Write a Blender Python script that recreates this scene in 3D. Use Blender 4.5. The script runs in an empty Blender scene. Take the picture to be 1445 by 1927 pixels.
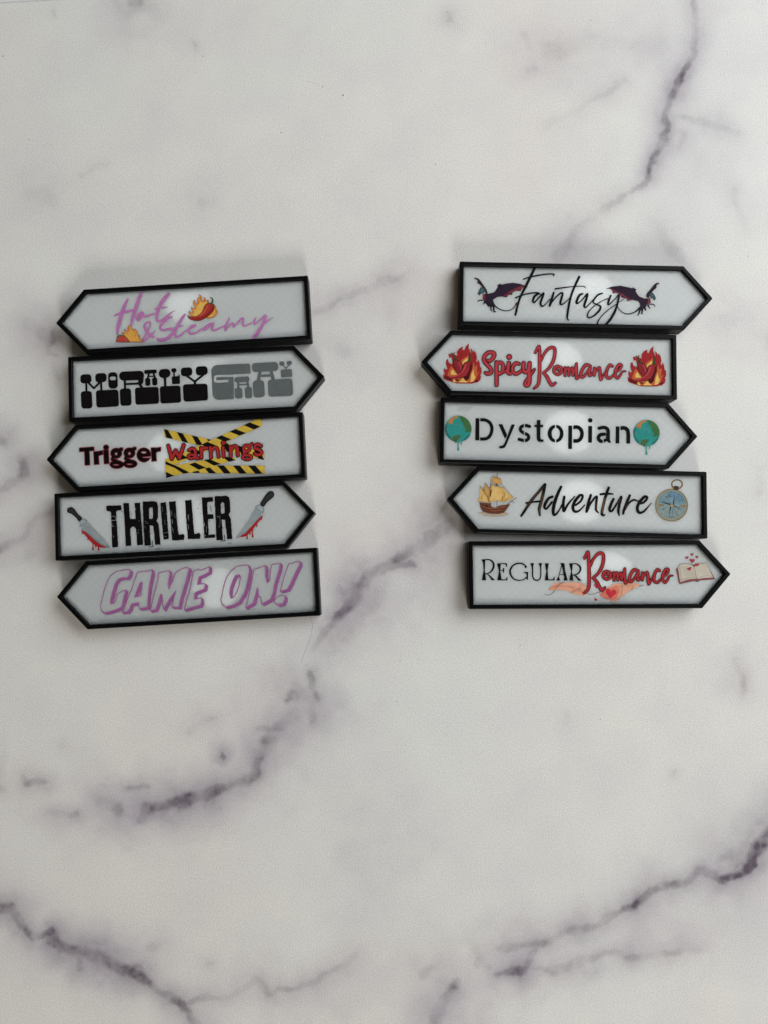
import bpy, bmesh, math, random
import numpy as np
from mathutils import Vector, Matrix

# ------------------------------------------------------------------ camera, world, lights, exposure
scene = bpy.context.scene
col = scene.collection
T_SIGN = 0.0078                      # thickness of a sign
CAM_H = 0.3434 + T_SIGN              # lens above the table sheet
TILT = math.radians(4.739)
FPX, CXP, CYP = 1336.0, 722.5, 963.5  # focal length and centre, in photograph pixels (24 mm equivalent phone lens)

cam_data = bpy.data.cameras.new('camera')
cam = bpy.data.objects.new('camera', cam_data)
col.objects.link(cam)
cam.location = (0, 0, CAM_H)
cam.rotation_euler = (TILT, 0, 0)
cam_data.sensor_fit = 'VERTICAL'
cam_data.sensor_height = 24.0
cam_data.lens = FPX / 1927.0 * 24.0
cam_data.clip_start = 0.01
cam_data.clip_end = 50
scene.camera = cam

world = bpy.data.worlds.new('World')
scene.world = world
world.use_nodes = True
bg = world.node_tree.nodes['Background']
bg.inputs[0].default_value = (1.0, 0.86, 0.67, 1)
bg.inputs[1].default_value = 0.085

def area(name, loc, target, sx, sy, power, color):
    d = bpy.data.lights.new(name, 'AREA')
    d.shape = 'RECTANGLE'; d.size = sx; d.size_y = sy; d.energy = power; d.color = color
    o = bpy.data.objects.new(name, d); col.objects.link(o)
    o.location = loc
    o.rotation_euler = (Vector(target) - Vector(loc)).to_track_quat('-Z', 'Y').to_euler()
    return o
# low window behind the photographer (throws the shadows up the picture), big bright room side at the upper right
area('window_light', (0.72, -3.6, 1.70), (0.0, 0.05, 0), 1.0, 1.0, 90.0, (1.0, 0.955, 0.88))
area('room_light', (1.12, 0.66, 0.80), (0.2, 0.15, 0), 1.6, 1.3, 31.0, (0.955, 0.99, 1.015))

scene.view_settings.view_transform = 'Standard'
scene.view_settings.look = 'None'
scene.view_settings.exposure = 0.0
scene.view_settings.gamma = 1.0
scene.view_settings.use_curve_mapping = False

# ------------------------------------------------------------------ helpers
def ray(px, py):
    px = np.asarray(px, float); py = np.asarray(py, float)
    x = (px - CXP) / FPX; y = -(py - CYP) / FPX
    c, s = math.cos(TILT), math.sin(TILT)
    return x, c * y + s, s * y - c
def unproject(px, py, z):
    dx, dy, dz = ray(px, py)
    t = (z - CAM_H) / dz
    return dx * t, dy * t
def project(x, y, z):
    c, s = math.cos(TILT), math.sin(TILT)
    zz = z - CAM_H
    cy = c * y + s * zz; cz = -s * y + c * zz
    return CXP + FPX * x / (-cz), CYP - FPX * cy / (-cz)

def lin(c):
    out = []
    for v in c:
        v = v / 255.0
        out.append(v / 12.92 if v <= 0.04045 else ((v + 0.055) / 1.055) ** 2.4)
    return out
def link(name, me, parent=None):
    o = bpy.data.objects.new(name, me); col.objects.link(o)
    if parent is not None:
        o.parent = parent
    return o
def tag(o, label=None, cat=None, group=None, kind=None):
    if label: o['label'] = label
    if cat: o['category'] = cat
    if group: o['group'] = group
    if kind: o['kind'] = kind
    return o
def new_mat(name):
    m = bpy.data.materials.new(name); m.use_nodes = True
    return m, m.node_tree.nodes, m.node_tree.links, m.node_tree.nodes['Principled BSDF']

# ---- value noise in numpy (for the vein map of the sheet)
def vnoise(x, y, seed):
    rng = np.random.RandomState(seed)
    tab = rng.rand(256, 256)
    xi = np.floor(x).astype(int); yi = np.floor(y).astype(int)
    fx = x - xi; fy = y - yi
    fx = fx * fx * (3 - 2 * fx); fy = fy * fy * (3 - 2 * fy)
    a = tab[yi % 256, xi % 256]; b = tab[yi % 256, (xi + 1) % 256]
    c = tab[(yi + 1) % 256, xi % 256]; d = tab[(yi + 1) % 256, (xi + 1) % 256]
    return (a * (1 - fx) + b * fx) * (1 - fy) + (c * (1 - fx) + d * fx) * fy
def fbm(x, y, scale, seed, octaves=4):
    v = 0; amp = 0.5; tot = 0
    for k in range(octaves):
        v = v + amp * vnoise(x / scale * 2 ** k, y / scale * 2 ** k, seed + k); tot += amp; amp *= 0.5
    return v / tot

# ------------------------------------------------------------------ materials
def make_plastic(name, rgb, rough, bump=0.0, spec=0.5):
    """black printed plastic with fine layer lines"""
    m, N, L, b = new_mat(name)
    b.inputs['Base Color'].default_value = (*rgb, 1)
    b.inputs['Roughness'].default_value = rough
    b.inputs['Specular IOR Level'].default_value = spec
    tc = N.new('ShaderNodeTexCoord')
    w = N.new('ShaderNodeTexWave'); w.wave_type = 'BANDS'; w.bands_direction = 'Z'
    w.inputs['Scale'].default_value = 900.0; w.inputs['Distortion'].default_value = 0.4
    n = N.new('ShaderNodeTexNoise'); n.inputs['Scale'].default_value = 900.0; n.inputs['Detail'].default_value = 3
    mx = N.new('ShaderNodeMath'); mx.operation = 'MULTIPLY_ADD'; mx.inputs[1].default_value = 0.7
    L.new(tc.outputs['Object'], w.inputs['Vector']); L.new(tc.outputs['Object'], n.inputs['Vector'])
    L.new(n.outputs['Fac'], mx.inputs[0]); L.new(w.outputs['Fac'], mx.inputs[2])
    bp = N.new('ShaderNodeBump'); bp.inputs['Strength'].default_value = bump; bp.inputs['Distance'].default_value = 0.0001
    L.new(mx.outputs[0], bp.inputs['Height']); L.new(bp.outputs['Normal'], b.inputs['Normal'])
    r = N.new('ShaderNodeMapRange'); r.inputs['To Min'].default_value = rough - 0.08; r.inputs['To Max'].default_value = rough + 0.14
    L.new(n.outputs['Fac'], r.inputs['Value']); L.new(r.outputs[0], b.inputs['Roughness'])
    return m
FRAME_MAT = make_plastic('black_plastic', (0.0022, 0.0024, 0.0028), 0.32, 0.30, 0.10)

def diag_lines(N, L, period, angle=45):
    """0..1 stripes of the print head across the face"""
    tc = N.new('ShaderNodeTexCoord')
    mp = N.new('ShaderNodeMapping'); mp.inputs['Rotation'].default_value = (0, 0, math.radians(angle))
    L.new(tc.outputs['Object'], mp.inputs['Vector'])
    w = N.new('ShaderNodeTexWave'); w.wave_type = 'BANDS'; w.bands_direction = 'X'
    w.inputs['Scale'].default_value = 0.314159 / period; w.inputs['Distortion'].default_value = 0.3
    w.inputs['Detail'].default_value = 1.0; w.inputs['Detail Scale'].default_value = 60.0
    L.new(mp.outputs[0], w.inputs['Vector'])
    return tc, w

def make_panel():
    m, N, L, b = new_mat('translucent_white_panel')
    tc, w = diag_lines(N, L, 0.00072)
    n = N.new('ShaderNodeTexNoise'); n.inputs['Scale'].default_value = 95.0; n.inputs['Detail'].default_value = 3
    L.new(tc.outputs['Object'], n.inputs['Vector'])
    mixc = N.new('ShaderNodeMix'); mixc.data_type = 'RGBA'
    mixc.inputs['A'].default_value = (0.800, 0.850, 0.850, 1); mixc.inputs['B'].default_value = (0.850, 0.890, 0.885, 1)
    L.new(n.outputs['Fac'], mixc.inputs['Factor'])
    # infill of the print shows through as faint diamonds
    def band(ang):
        mp = N.new('ShaderNodeMapping'); mp.inputs['Rotation'].default_value = (0, 0, math.radians(ang)); L.new(tc.outputs['Object'], mp.inputs['Vector'])
        q = N.new('ShaderNodeTexWave'); q.wave_type = 'BANDS'; q.bands_direction = 'X'; q.inputs['Scale'].default_value = 0.314159 / 0.0030
        q.inputs['Distortion'].default_value = 0.6; q.inputs['Detail Scale'].default_value = 20.0; L.new(mp.outputs[0], q.inputs['Vector']); return q.outputs['Fac']
    mm = N.new('ShaderNodeMath'); mm.operation = 'MULTIPLY'; L.new(band(45), mm.inputs[0]); L.new(band(-45), mm.inputs[1])
    ml = N.new('ShaderNodeMath'); ml.operation = 'MULTIPLY_ADD'; ml.inputs[1].default_value = 0.035; L.new(w.outputs['Fac'], ml.inputs[0])
    mk = N.new('ShaderNodeMapRange'); mk.inputs['To Min'].default_value = 0.955; mk.inputs['To Max'].default_value = 1.0; L.new(mm.outputs[0], mk.inputs['Value'])
    L.new(mk.outputs[0], ml.inputs[2])
    vs = N.new('ShaderNodeVectorMath'); vs.operation = 'SCALE'; L.new(mixc.outputs['Result'], vs.inputs[0]); L.new(ml.outputs[0], vs.inputs['Scale'])
    L.new(vs.outputs[0], b.inputs['Base Color'])
    b.inputs['Roughness'].default_value = 0.38
    b.inputs['Specular IOR Level'].default_value = 0.35
    b.inputs['Subsurface Weight'].default_value = 1.0
    b.inputs['Subsurface Radius'].default_value = (1.0, 0.91, 0.90)
    b.inputs['Subsurface Scale'].default_value = 0.0080
    bp = N.new('ShaderNodeBump'); bp.inputs['Strength'].default_value = 0.12; bp.inputs['Distance'].default_value = 0.00012
    L.new(w.outputs['Fac'], bp.inputs['Height']); L.new(bp.outputs['Normal'], b.inputs['Normal'])
    return m
PANEL_MAT = make_panel()

PRINT = {}
def print_mat(rgb):
    """flat ink of one colour, with the stripes left by the print head"""
    key = tuple(rgb)
    if key in PRINT: return PRINT[key]
    m, N, L, b = new_mat('print_%02x%02x%02x' % key)
    base = lin(rgb); lum = 0.3 * base[0] + 0.6 * base[1] + 0.1 * base[2]
    base = [max(0.0010, min(0.9, (v * 0.90 + lum * 0.10) * 0.98 - 0.003)) for v in base]
    tc, w = diag_lines(N, L, 0.00072)
    n = N.new('ShaderNodeTexNoise'); n.inputs['Scale'].default_value = 420.0; n.inputs['Detail'].default_value = 3
    L.new(tc.outputs['Object'], n.inputs['Vector'])
    add = N.new('ShaderNodeMath'); add.operation = 'MULTIPLY_ADD'; add.inputs[1].default_value = 0.6
    L.new(w.outputs['Fac'], add.inputs[0]); L.new(n.outputs['Fac'], add.inputs[2])
    mr = N.new('ShaderNodeMapRange'); mr.inputs['From Min'].default_value = 0.2; mr.inputs['From Max'].default_value = 1.3
    L.new(add.outputs[0], mr.inputs['Value'])
    mixc = N.new('ShaderNodeMix'); mixc.data_type = 'RGBA'
    mixc.inputs['A'].default_value = (*[v * 0.66 for v in base], 1)
    mixc.inputs['B'].default_value = (*[min(0.92, v * 1.18 + 0.0030) for v in base], 1)
    L.new(mr.outputs[0], mixc.inputs['Factor']); L.new(mixc.outputs['Result'], b.inputs['Base Color'])
    b.inputs['Roughness'].default_value = 0.55
    b.inputs['Specular IOR Level'].default_value = 0.06
    bp = N.new('ShaderNodeBump'); bp.inputs['Strength'].default_value = 0.35; bp.inputs['Distance'].default_value = 0.00012
    L.new(w.outputs['Fac'], bp.inputs['Height']); L.new(bp.outputs['Normal'], b.inputs['Normal'])
    PRINT[key] = m
    return m

# ------------------------------------------------------------------ the marble sheet
# veins: (points (x, y, half width, strength)) traced in photograph pixels, laid on the sheet's plane
VEINS = [
 [(1302,-40,9,.35),(1304,20,9,.4),(1306,60,7,.45),(1304,105,7,.55),(1290,130,7,.7),(1277,150,8,1.0),(1272,170,8,1.0),(1262,186,7,.75),(1251,215,7,.75),(1249,245,7,.85),(1245,268,7,.7),(1230,300,6,.7),(1221,325,6,.8),(1217,340,5,.5),(1185,362,6,.28),(1150,382,7,.3),(1120,402,8,.16),(1092,430,9,.25),(1068,455,14,.40),(1046,486,14,.32),(1030,515,12,.2)],
 [(1255,212,4,.3),(1290,224,9,.35),(1338,234,8,.22),(1390,252,4,.12)],
 [(1268,245,5,.2),(1283,258,7,.42),(1274,280,6,.28)],
 [(1035,95,20,.22),(1052,90,18,.24),(1100,78,16,.12),(1180,80,16,.08),(1240,85,20,.16)],
 [(985,62,6,.16),(994,92,6,.14)],[(992,130,7,.22),(1006,126,6,.26)],[(848,24,7,.24),(848,34,7,.24)],
 [(1175,153,6,.16),(1140,176,6,.2),(1110,193,6,.18),(1070,215,7,.1),(1028,236,10,.1)],
 [(1383,360,7,.18),(1390,385,7,.2),(1400,430,6,.1)],
 [(1237,425,14,.12),(1255,455,14,.24),(1280,485,12,.15)],
 [(250,-3,14,.34),(268,-2,10,.34)],[(383,383,9,.22),(380,392,8,.16)],[(60,362,18,.1),(95,372,18,.12)],[(150,330,4,.12),(195,308,3,.1)],
 [(367,82,3,.2),(371,87,3,.2)],[(98,24,2,.2),(100,30,2,.2)],
 # left middle
 [(52,608,12,.26),(72,624,13,.44),(88,642,12,.42),(70,650,9,.22)],
 [(103,622,7,.32),(100,645,8,.62),(88,654,8,.5),(92,668,6,.35),(104,672,6,.5)],
 [(98,690,6,.2),(108,712,6,.28)],
 [(-5,822,9,.5),(8,832,9,.55),(16,845,7,.25)],
 [(34,846,8,.2),(42,868,9,.55),(47,888,9,.5),(36,904,8,.4),(14,916,8,.4),(-6,928,8,.4)],
 [(120,958,6,.16),(96,966,6,.34),(70,978,6,.36),(56,994,7,.3),(42,1008,8,.3),(20,1018,9,.34),(5,1028,9,.42),(-10,1042,9,.5)],
 [(60,1040,12,.14),(20,1060,14,.14)],
 # between the two columns
 [(590,585,9,.26),(618,574,8,.28),(650,560,7,.22),(688,546,8,.24),(716,532,8,.34),(740,522,10,.4),(760,512,8,.16)],
 [(612,640,18,.14),(645,662,18,.16)],
 [(740,585,14,.10),(733,615,14,.10)],
 [(838,930,16,.2),(822,955,16,.26),(800,985,14,.2)],
 [(840,985,14,.3),(815,1010,15,.42),(790,1030,13,.46),(760,1042,11,.52),(735,1054,10,.64),(712,1068,10,.74),(690,1082,12,.7),(676,1105,12,.85),(668,1132,11,.95),(650,1150,10,.7),(632,1170,10,.62),(612,1192,9,.5),(598,1216,9,.35)],
 [(728,1052,8,.55),(722,1075,8,.62),(745,1062,8,.5),(774,1062,7,.55),(780,1066,5,.4)],
 [(640,1108,7,.6),(655,1116,8,.62),(672,1112,8,.6)],
 [(715,1100,14,.3),(690,1150,16,.28),(655,1195,16,.22),(620,1225,16,.24)],
 # lower left vein
 [(583,1262,6,.55),(590,1290,6,.55),(594,1314,6,.6)],
 [(540,1316,6,.5),(556,1296,16,.42),(570,1310,20,.42),(580,1330,14,.32),(583,1354,6,.46)],
 [(560,1340,16,.26),(530,1368,12,.6),(510,1372,10,.42),(492,1372,7,.42)],
 [(520,1385,16,.34),(492,1420,11,.8),(484,1436,9,1.0),(478,1455,9,.7),(462,1470,10,.75),(430,1484,10,.8),(400,1492,11,.9),(370,1502,12,1.0),(345,1508,12,.95),(320,1512,13,1.0),(295,1516,12,.85),(276,1522,11,.75),(270,1545,9,.45)],
 [(420,1475,12,.35),(380,1482,12,.35),(350,1490,10,.3)],
 [(238,1484,6,.55),(258,1486,6,.6),(276,1484,5,.45)],
 [(184,1500,14,.22),(205,1514,12,.42),(226,1526,9,.5),(234,1530,6,.3)],
 [(96,1530,7,.25),(120,1535,7,.32),(146,1530,6,.4)],
 [(42,1464,8,.32),(52,1474,7,.5),(86,1474,6,.55)],[(-10,1478,16,.45),(4,1482,9,.3)],
 [(416,1422,6,.85),(418,1426,6,.85)],[(358,1376,9,.16),(378,1362,8,.2),(400,1350,7,.2)],
 [(118,1404,6,.12),(120,1406,6,.12)],
 # bottom left
 [(-30,1704,12,.8),(0,1707,11,.9),(20,1706,10,.95),(33,1722,10,.95),(40,1742,9,.9),(54,1757,8,.85),(66,1762,7,.6)],
 [(62,1760,6,.35),(94,1755,7,.8),(104,1770,10,1.0),(118,1782,10,1.0),(140,1788,10,.95),(160,1792,11,1.0),(180,1796,12,1.0),(198,1806,11,.9),(216,1818,12,1.0),(232,1826,11,.9),(255,1832,11,.8),(268,1842,9,.7),(290,1858,7,.7),(308,1868,7,.8),(330,1886,8,.8),(346,1900,8,.7),(362,1914,8,.6),(380,1940,9,.5)],
 [(148,1800,9,.65),(152,1820,9,.55)],[(248,1822,8,.6),(262,1820,7,.5)],
 [(180,1775,16,.22),(225,1790,14,.15)],[(282,1785,8,.2),(300,1780,7,.2)],
 [(350,1898,8,.35),(372,1884,8,.4),(390,1875,7,.36),(432,1876,5,.26),(460,1858,7,.3),(482,1842,7,.42),(496,1852,7,.42),(510,1866,6,.5),(522,1856,6,.38),(560,1857,6,.36),(596,1850,6,.36),(626,1832,7,.34),(650,1816,8,.28),(664,1799,7,.26)],
 [(392,1812,5,.25),(399,1810,5,.25)],
 # bottom right
 [(1475,1545,18,.8),(1446,1574,17,.9),(1428,1590,16,.95),(1412,1603,15,.9),(1416,1622,10,.95),(1400,1640,9,.9),(1380,1651,8,.95),(1350,1654,8,.85),(1330,1648,8,.75),(1314,1642,8,.85),(1295,1654,8,.8),(1266,1667,8,.72),(1240,1670,8,.5),(1220,1674,9,.55),(1208,1690,9,.85),(1196,1699,9,.8),(1162,1712,8,.46),(1140,1726,8,.5),(1118,1740,8,.62),(1095,1752,9,.7),(1072,1752,8,.6),(1050,1764,9,.4),(1020,1776,9,.5),(1000,1772,9,.5),(970,1780,8,.4),(944,1783,7,.32)],
 [(1408,1592,18,.62),(1385,1620,24,.55),(1360,1630,22,.42),(1340,1622,16,.22)],
 [(1010,1780,8,.5),(996,1800,8,.48),(990,1816,8,.6),(978,1826,8,.85),(955,1830,7,.6),(932,1834,7,.35)],
 [(990,1818,6,.4),(1020,1828,7,.34),(1050,1822,7,.4),(1090,1812,8,.42),(1120,1806,8,.38),(1146,1795,7,.46),(1180,1800,8,.4),(1222,1797,7,.3),(1275,1792,7,.22),(1315,1787,7,.16)],
 [(858,1842,9,.45),(850,1858,10,.65),(838,1872,10,.4),(828,1892,12,.42),(818,1920,14,.42),(814,1950,14,.4)],
 [(825,1800,12,.16),(812,1822,12,.28),(796,1838,10,.2)],[(905,1800,9,.3),(896,1812,8,.2)],[(885,1770,8,.16),(905,1800,8,.25),(918,1820,8,.2)],
 [(1380,1246,8,.24),(1390,1270,8,.3),(1400,1298,7,.26)],
 [(1364,598,12,.14),(1374,610,12,.14)],[(1430,628,14,.16),(1442,650,14,.16)],[(1428,880,10,.12),(1426,925,10,.14)],
 [(1066,1348,6,.12),(1067,1360,6,.12)],[(1273,1455,3,.2),(1274,1462,3,.2)],
]
# wide lavender clouds: (x, y, rx, ry, strength)
CLOUDS = [(1240,150,130,260,.30),(1050,110,120,60,.22),(1420,120,120,160,.25),(1330,330,120,120,.18),(1090,460,80,50,.34),
 (1290,470,90,50,.16),(90,650,110,70,.24),(30,900,70,120,.24),(60,1020,90,50,.22),(700,1120,110,110,.42),(790,1010,90,80,.38),(640,580,110,60,.26),(640,680,70,60,.18),
 (600,1310,120,110,.42),(500,1420,110,90,.34),(330,1520,160,60,.40),(180,1540,140,60,.22),(180,1800,200,60,.34),
 (560,1880,220,70,.34),(1180,1760,240,60,.50),(1330,1660,170,60,.38),(930,1830,120,80,.44),(830,1880,80,80,.40),
 (1390,610,60,60,.2),(1400,1280,40,60,.2),(740,1700,90,220,.22),(690,1540,110,160,.20),(780,560,70,100,.2),(370,60,260,80,.16),(250,10,80,30,.25),(1000,1600,120,120,.10)]
def build_sheet():
    # top edge of the sheet crosses the picture's upper left corner
    ax, ay = unproject(0, 4.0, 0.0); bx, by = unproject(75, 0.0, 0.0)
    m = (by - ay) / (bx - ax)
    top = ay - m * ax
    step = 0.00058
    fine_x = np.arange(-0.208, 0.208, step)
    fine_v = np.arange(-0.235, top + 1e-9, step)
    fine_v = np.append(fine_v[:-1], top)
    xs = np.concatenate([np.linspace(-0.60, -0.214, 30), fine_x, np.linspace(0.214, 0.60, 30)])
    vs = np.concatenate([np.linspace(-0.70, -0.241, 34), fine_v])
    X, Vv = np.meshgrid(xs, vs)
    Y = Vv + m * X
    PX, PY = project(X, Y, 0.0)
    wx = (fbm(PX, PY, 34, 11) - 0.5); wy = (fbm(PX, PY, 34, 31) - 0.5)
    fx = (fbm(PX, PY, 9, 51, 3) - 0.5); fy = (fbm(PX, PY, 9, 71, 3) - 0.5)
    WX = PX + wx * 20 + fx * 5; WY = PY + wy * 20 + fy * 5
    vein = np.zeros_like(PX); haze = np.zeros_like(PX)
    inten_noise = fbm(PX, PY, 34, 91, 3)
    brk = np.clip((inten_noise - 0.30) * 2.9, 0.12, 1.25)
    nr, nc = PX.shape
    for pts in VEINS:
        for (a, b) in zip(pts[:-1], pts[1:]):
            w = max(a[2], b[2]); R = w * 8 + 30
            x0, x1 = min(a[0], b[0]) - R, max(a[0], b[0]) + R
            y0, y1 = min(a[1], b[1]) - R, max(a[1], b[1]) + R
            ux, uy = unproject([x0, x1, x0, x1], [y0, y0, y1, y1], 0.0)
            c0 = max(0, np.searchsorted(xs, ux.min()) - 1); c1 = min(nc, np.searchsorted(xs, ux.max()) + 1)
            uv = uy - m * ux
            r0 = max(0, np.searchsorted(vs, uv.min()) - 1); r1 = min(nr, np.searchsorted(vs, uv.max()) + 1)
            if c1 <= c0 or r1 <= r0: continue
            sx = WX[r0:r1, c0:c1]; sy = WY[r0:r1, c0:c1]
            dx, dy = b[0] - a[0], b[1] - a[1]; ll = dx * dx + dy * dy + 1e-9
            t = np.clip(((sx - a[0]) * dx + (sy - a[1]) * dy) / ll, 0, 1)
            d = np.hypot(sx - a[0] - t * dx, sy - a[1] - t * dy)
            ww = a[2] + (b[2] - a[2]) * t; ii = a[3] + (b[3] - a[3]) * t
            core = ii * np.exp(-(d / (ww * 1.22)) ** 3)
            soft = 0.44 * ii * np.exp(-(d / (ww * 2.8)) ** 2)
            val = np.maximum(core, soft)
            vein[r0:r1, c0:c1] = np.maximum(vein[r0:r1, c0:c1], val)
            hz = 0.70 * ii * np.exp(-(d / (ww * 5.0)) ** 2)
            haze[r0:r1, c0:c1] = np.maximum(haze[r0:r1, c0:c1], hz)
    vein = vein * (0.46 + 0.52 * brk)
    # fine ragged detail and pale islands
    vein *= np.clip(0.86 + 0.55 * (fbm(PX, PY, 13, 131, 3) - 0.32), 0.5, 1.3)
    cloudy = np.clip(0.25 + 1.5 * (fbm(PX, PY, 80, 151, 4) - 0.2), 0, 1.3)
    for (cx, cy, rx, ry, s) in CLOUDS:
        q = ((WX - cx + wx * 90) / rx) ** 2 + ((WY - cy + wy * 90) / ry) ** 2
        haze = np.maximum(haze, 0) + s * np.exp(-q * 1.3) * cloudy * 1.05
    # far from the traced part the same kind of marbling goes on
    far = np.clip(np.maximum(np.abs(PX - 722) / 760.0, np.abs(PY - 963) / 1010.0) - 1.0, 0, 0.08) / 0.08
    ridge = 1 - np.abs(fbm(PX + wx * 120, PY + wy * 120, 420, 171, 5) - 0.5) * 9
    ridge = np.clip(ridge, 0, 1) * np.clip((fbm(PX, PY, 300, 191, 3) - 0.42) * 6, 0, 1)
    vein = vein + far * ridge * 0.55; haze = haze + far * ridge * 0.4
    tint = fbm(PX, PY, 330, 211, 4)
    vein = np.clip(vein * 1.06, 0, 1); haze = np.clip(haze, 0, 1)

    nv = nr * nc
    co = np.zeros((nv, 3)); co[:, 0] = X.ravel(); co[:, 1] = Y.ravel()
    idx = np.arange(nv).reshape(nr, nc)
    q = np.stack([idx[:-1, :-1], idx[:-1, 1:], idx[1:, 1:], idx[1:, :-1]], -1).reshape(-1, 4)
    # rim of the sheet: a thin thickness
    loop = np.concatenate([idx[0, :], idx[1:, -1], idx[-1, -2::-1], idx[-2:0:-1, 0]])
    low = co[loop].copy(); low[:, 2] = -0.0007
    li = nv + np.arange(len(loop))
    lj = np.roll(li, -1); lp = np.roll(loop, -1)
    side = np.stack([loop, li, lj, lp], -1)
    co = np.concatenate([co, low]); q = np.concatenate([q, side])
    me = bpy.data.meshes.new('marble_sheet')
    me.vertices.add(len(co)); me.vertices.foreach_set('co', co.ravel())
    me.loops.add(q.size); me.loops.foreach_set('vertex_index', q.ravel().astype(np.int32))
    me.polygons.add(len(q)); me.polygons.foreach_set('loop_start', np.arange(0, q.size, 4).astype(np.int32))
    me.update(calc_edges=True); me.validate()
    pad = np.zeros(len(loop))
    for nm, arr in (('vein', vein), ('haze', haze), ('tint', tint)):
        at = me.attributes.new(nm, 'FLOAT', 'POINT')
        at.data.foreach_set('value', np.concatenate([arr.ravel(), pad]).astype(np.float32))
    me.materials.append(marble_mat())
    o = link('marble_sheet', me)
    tag(o, 'white marble patterned sheet with purple grey veins lying under all the signs', 'backdrop sheet', kind='structure')
    return m, top

def marble_mat():
    m, N, L, b = new_mat('printed_marble')
    def attr(n):
        a = N.new('ShaderNodeAttribute'); a.attribute_name = n; return a.outputs['Fac']
    def mix(fac, A, B):
        x = N.new('ShaderNodeMix'); x.data_type = 'RGBA'
        for s, v in (('Factor', fac), ('A', A), ('B', B)):
            if isinstance(v, (tuple, float)): x.inputs[s].default_value = v
            else: L.new(v, x.inputs[s])
        return x.outputs['Result']
    tc = N.new('ShaderNodeTexCoord')
    grain = N.new('ShaderNodeTexNoise'); grain.inputs['Scale'].default_value = 1500.0; grain.inputs['Detail'].default_value = 4; grain.inputs['Roughness'].default_value = 0.6
    mid = N.new('ShaderNodeTexNoise'); mid.inputs['Scale'].default_value = 36.0; mid.inputs['Detail'].default_value = 6
    fine = N.new('ShaderNodeTexNoise'); fine.inputs['Scale'].default_value = 340.0; fine.inputs['Detail'].default_value = 5
    for n in (grain, mid, fine): L.new(tc.outputs['Object'], n.inputs['Vector'])
    base = mix(attr('tint'), (0.722, 0.690, 0.652, 1), (0.708, 0.728, 0.702, 1))
    # faint cloudiness
    mr = N.new('ShaderNodeMapRange'); mr.inputs['From Min'].default_value = 0.35; mr.inputs['From Max'].default_value = 0.75
    L.new(mid.outputs['Fac'], mr.inputs['Value'])
    mul = N.new('ShaderNodeMath'); mul.operation = 'MULTIPLY'; mul.inputs[1].default_value = 0.34; L.new(mr.outputs[0], mul.inputs[0])
    base = mix(mul.outputs[0], base, (0.595, 0.570, 0.605, 1))
    hz = N.new('ShaderNodeMath'); hz.operation = 'MULTIPLY'; hz.inputs[1].default_value = 1.0; L.new(attr('haze'), hz.inputs[0])
    base = mix(hz.outputs[0], base, (0.470, 0.437, 0.480, 1))
    # vein with fine break-up
    fr = N.new('ShaderNodeMapRange'); fr.inputs['From Min'].default_value = 0.3; fr.inputs['From Max'].default_value = 0.7
    fr.inputs['To Min'].default_value = 0.84; fr.inputs['To Max'].default_value = 1.08; L.new(fine.outputs['Fac'], fr.inputs['Value'])
    vm = N.new('ShaderNodeMath'); vm.operation = 'MULTIPLY'; L.new(attr('vein'), vm.inputs[0]); L.new(fr.outputs[0], vm.inputs[1])
    vc = N.new('ShaderNodeMath'); vc.operation = 'MINIMUM'; vc.inputs[1].default_value = 0.97; L.new(vm.outputs[0], vc.inputs[0])
    base = mix(vc.outputs[0], base, (0.096, 0.072, 0.100, 1))
    # grain of the embossed film
    gr = N.new('ShaderNodeMapRange'); gr.inputs['From Min'].default_value = 0.3; gr.inputs['From Max'].default_value = 0.7
    gr.inputs['To Min'].default_value = 0.865; gr.inputs['To Max'].default_value = 1.125; L.new(grain.outputs['Fac'], gr.inputs['Value'])
    vv = N.new('ShaderNodeVectorMath'); vv.operation = 'SCALE'; L.new(base, vv.inputs[0]); L.new(gr.outputs[0], vv.inputs['Scale'])
    L.new(vv.outputs[0], b.inputs['Base Color'])
    b.inputs['Roughness'].default_value = 0.55
    b.inputs['Specular IOR Level'].default_value = 0.25
    bp = N.new('ShaderNodeBump'); bp.inputs['Strength'].default_value = 0.42; bp.inputs['Distance'].default_value = 0.00035
    L.new(grain.outputs['Fac'], bp.inputs['Height']); L.new(bp.outputs['Normal'], b.inputs['Normal'])
    return m

build_sheet()
# white table top under the sheet (a sliver shows at the upper left corner)
def build_table():
    bm = bmesh.new()
    bmesh.ops.create_cube(bm, size=1.0, matrix=Matrix.Translation((0, 0.0, -0.0160)) @ Matrix.Diagonal((1.9, 1.9, 0.030, 1)))
    bmesh.ops.bevel(bm, geom=list(bm.edges), offset=0.003, segments=2, affect='EDGES')
    me = bpy.data.meshes.new('table_top'); bm.to_mesh(me); bm.free()
    m, N, L, b = new_mat('white_table')
    n = N.new('ShaderNodeTexNoise'); n.inputs['Scale'].default_value = 30
    r = N.new('ShaderNodeMapRange'); r.inputs['To Min'].default_value = 0.84; r.inputs['To Max'].default_value = 0.9
    L.new(n.outputs['Fac'], r.inputs['Value']); L.new(r.outputs[0], b.inputs['Base Color'])
    b.inputs['Roughness'].default_value = 0.5
    me.materials.append(m)
    tag(link('table_top', me), 'plain white table top showing past the corner of the marble sheet', 'table', kind='structure')
build_table()

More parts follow.
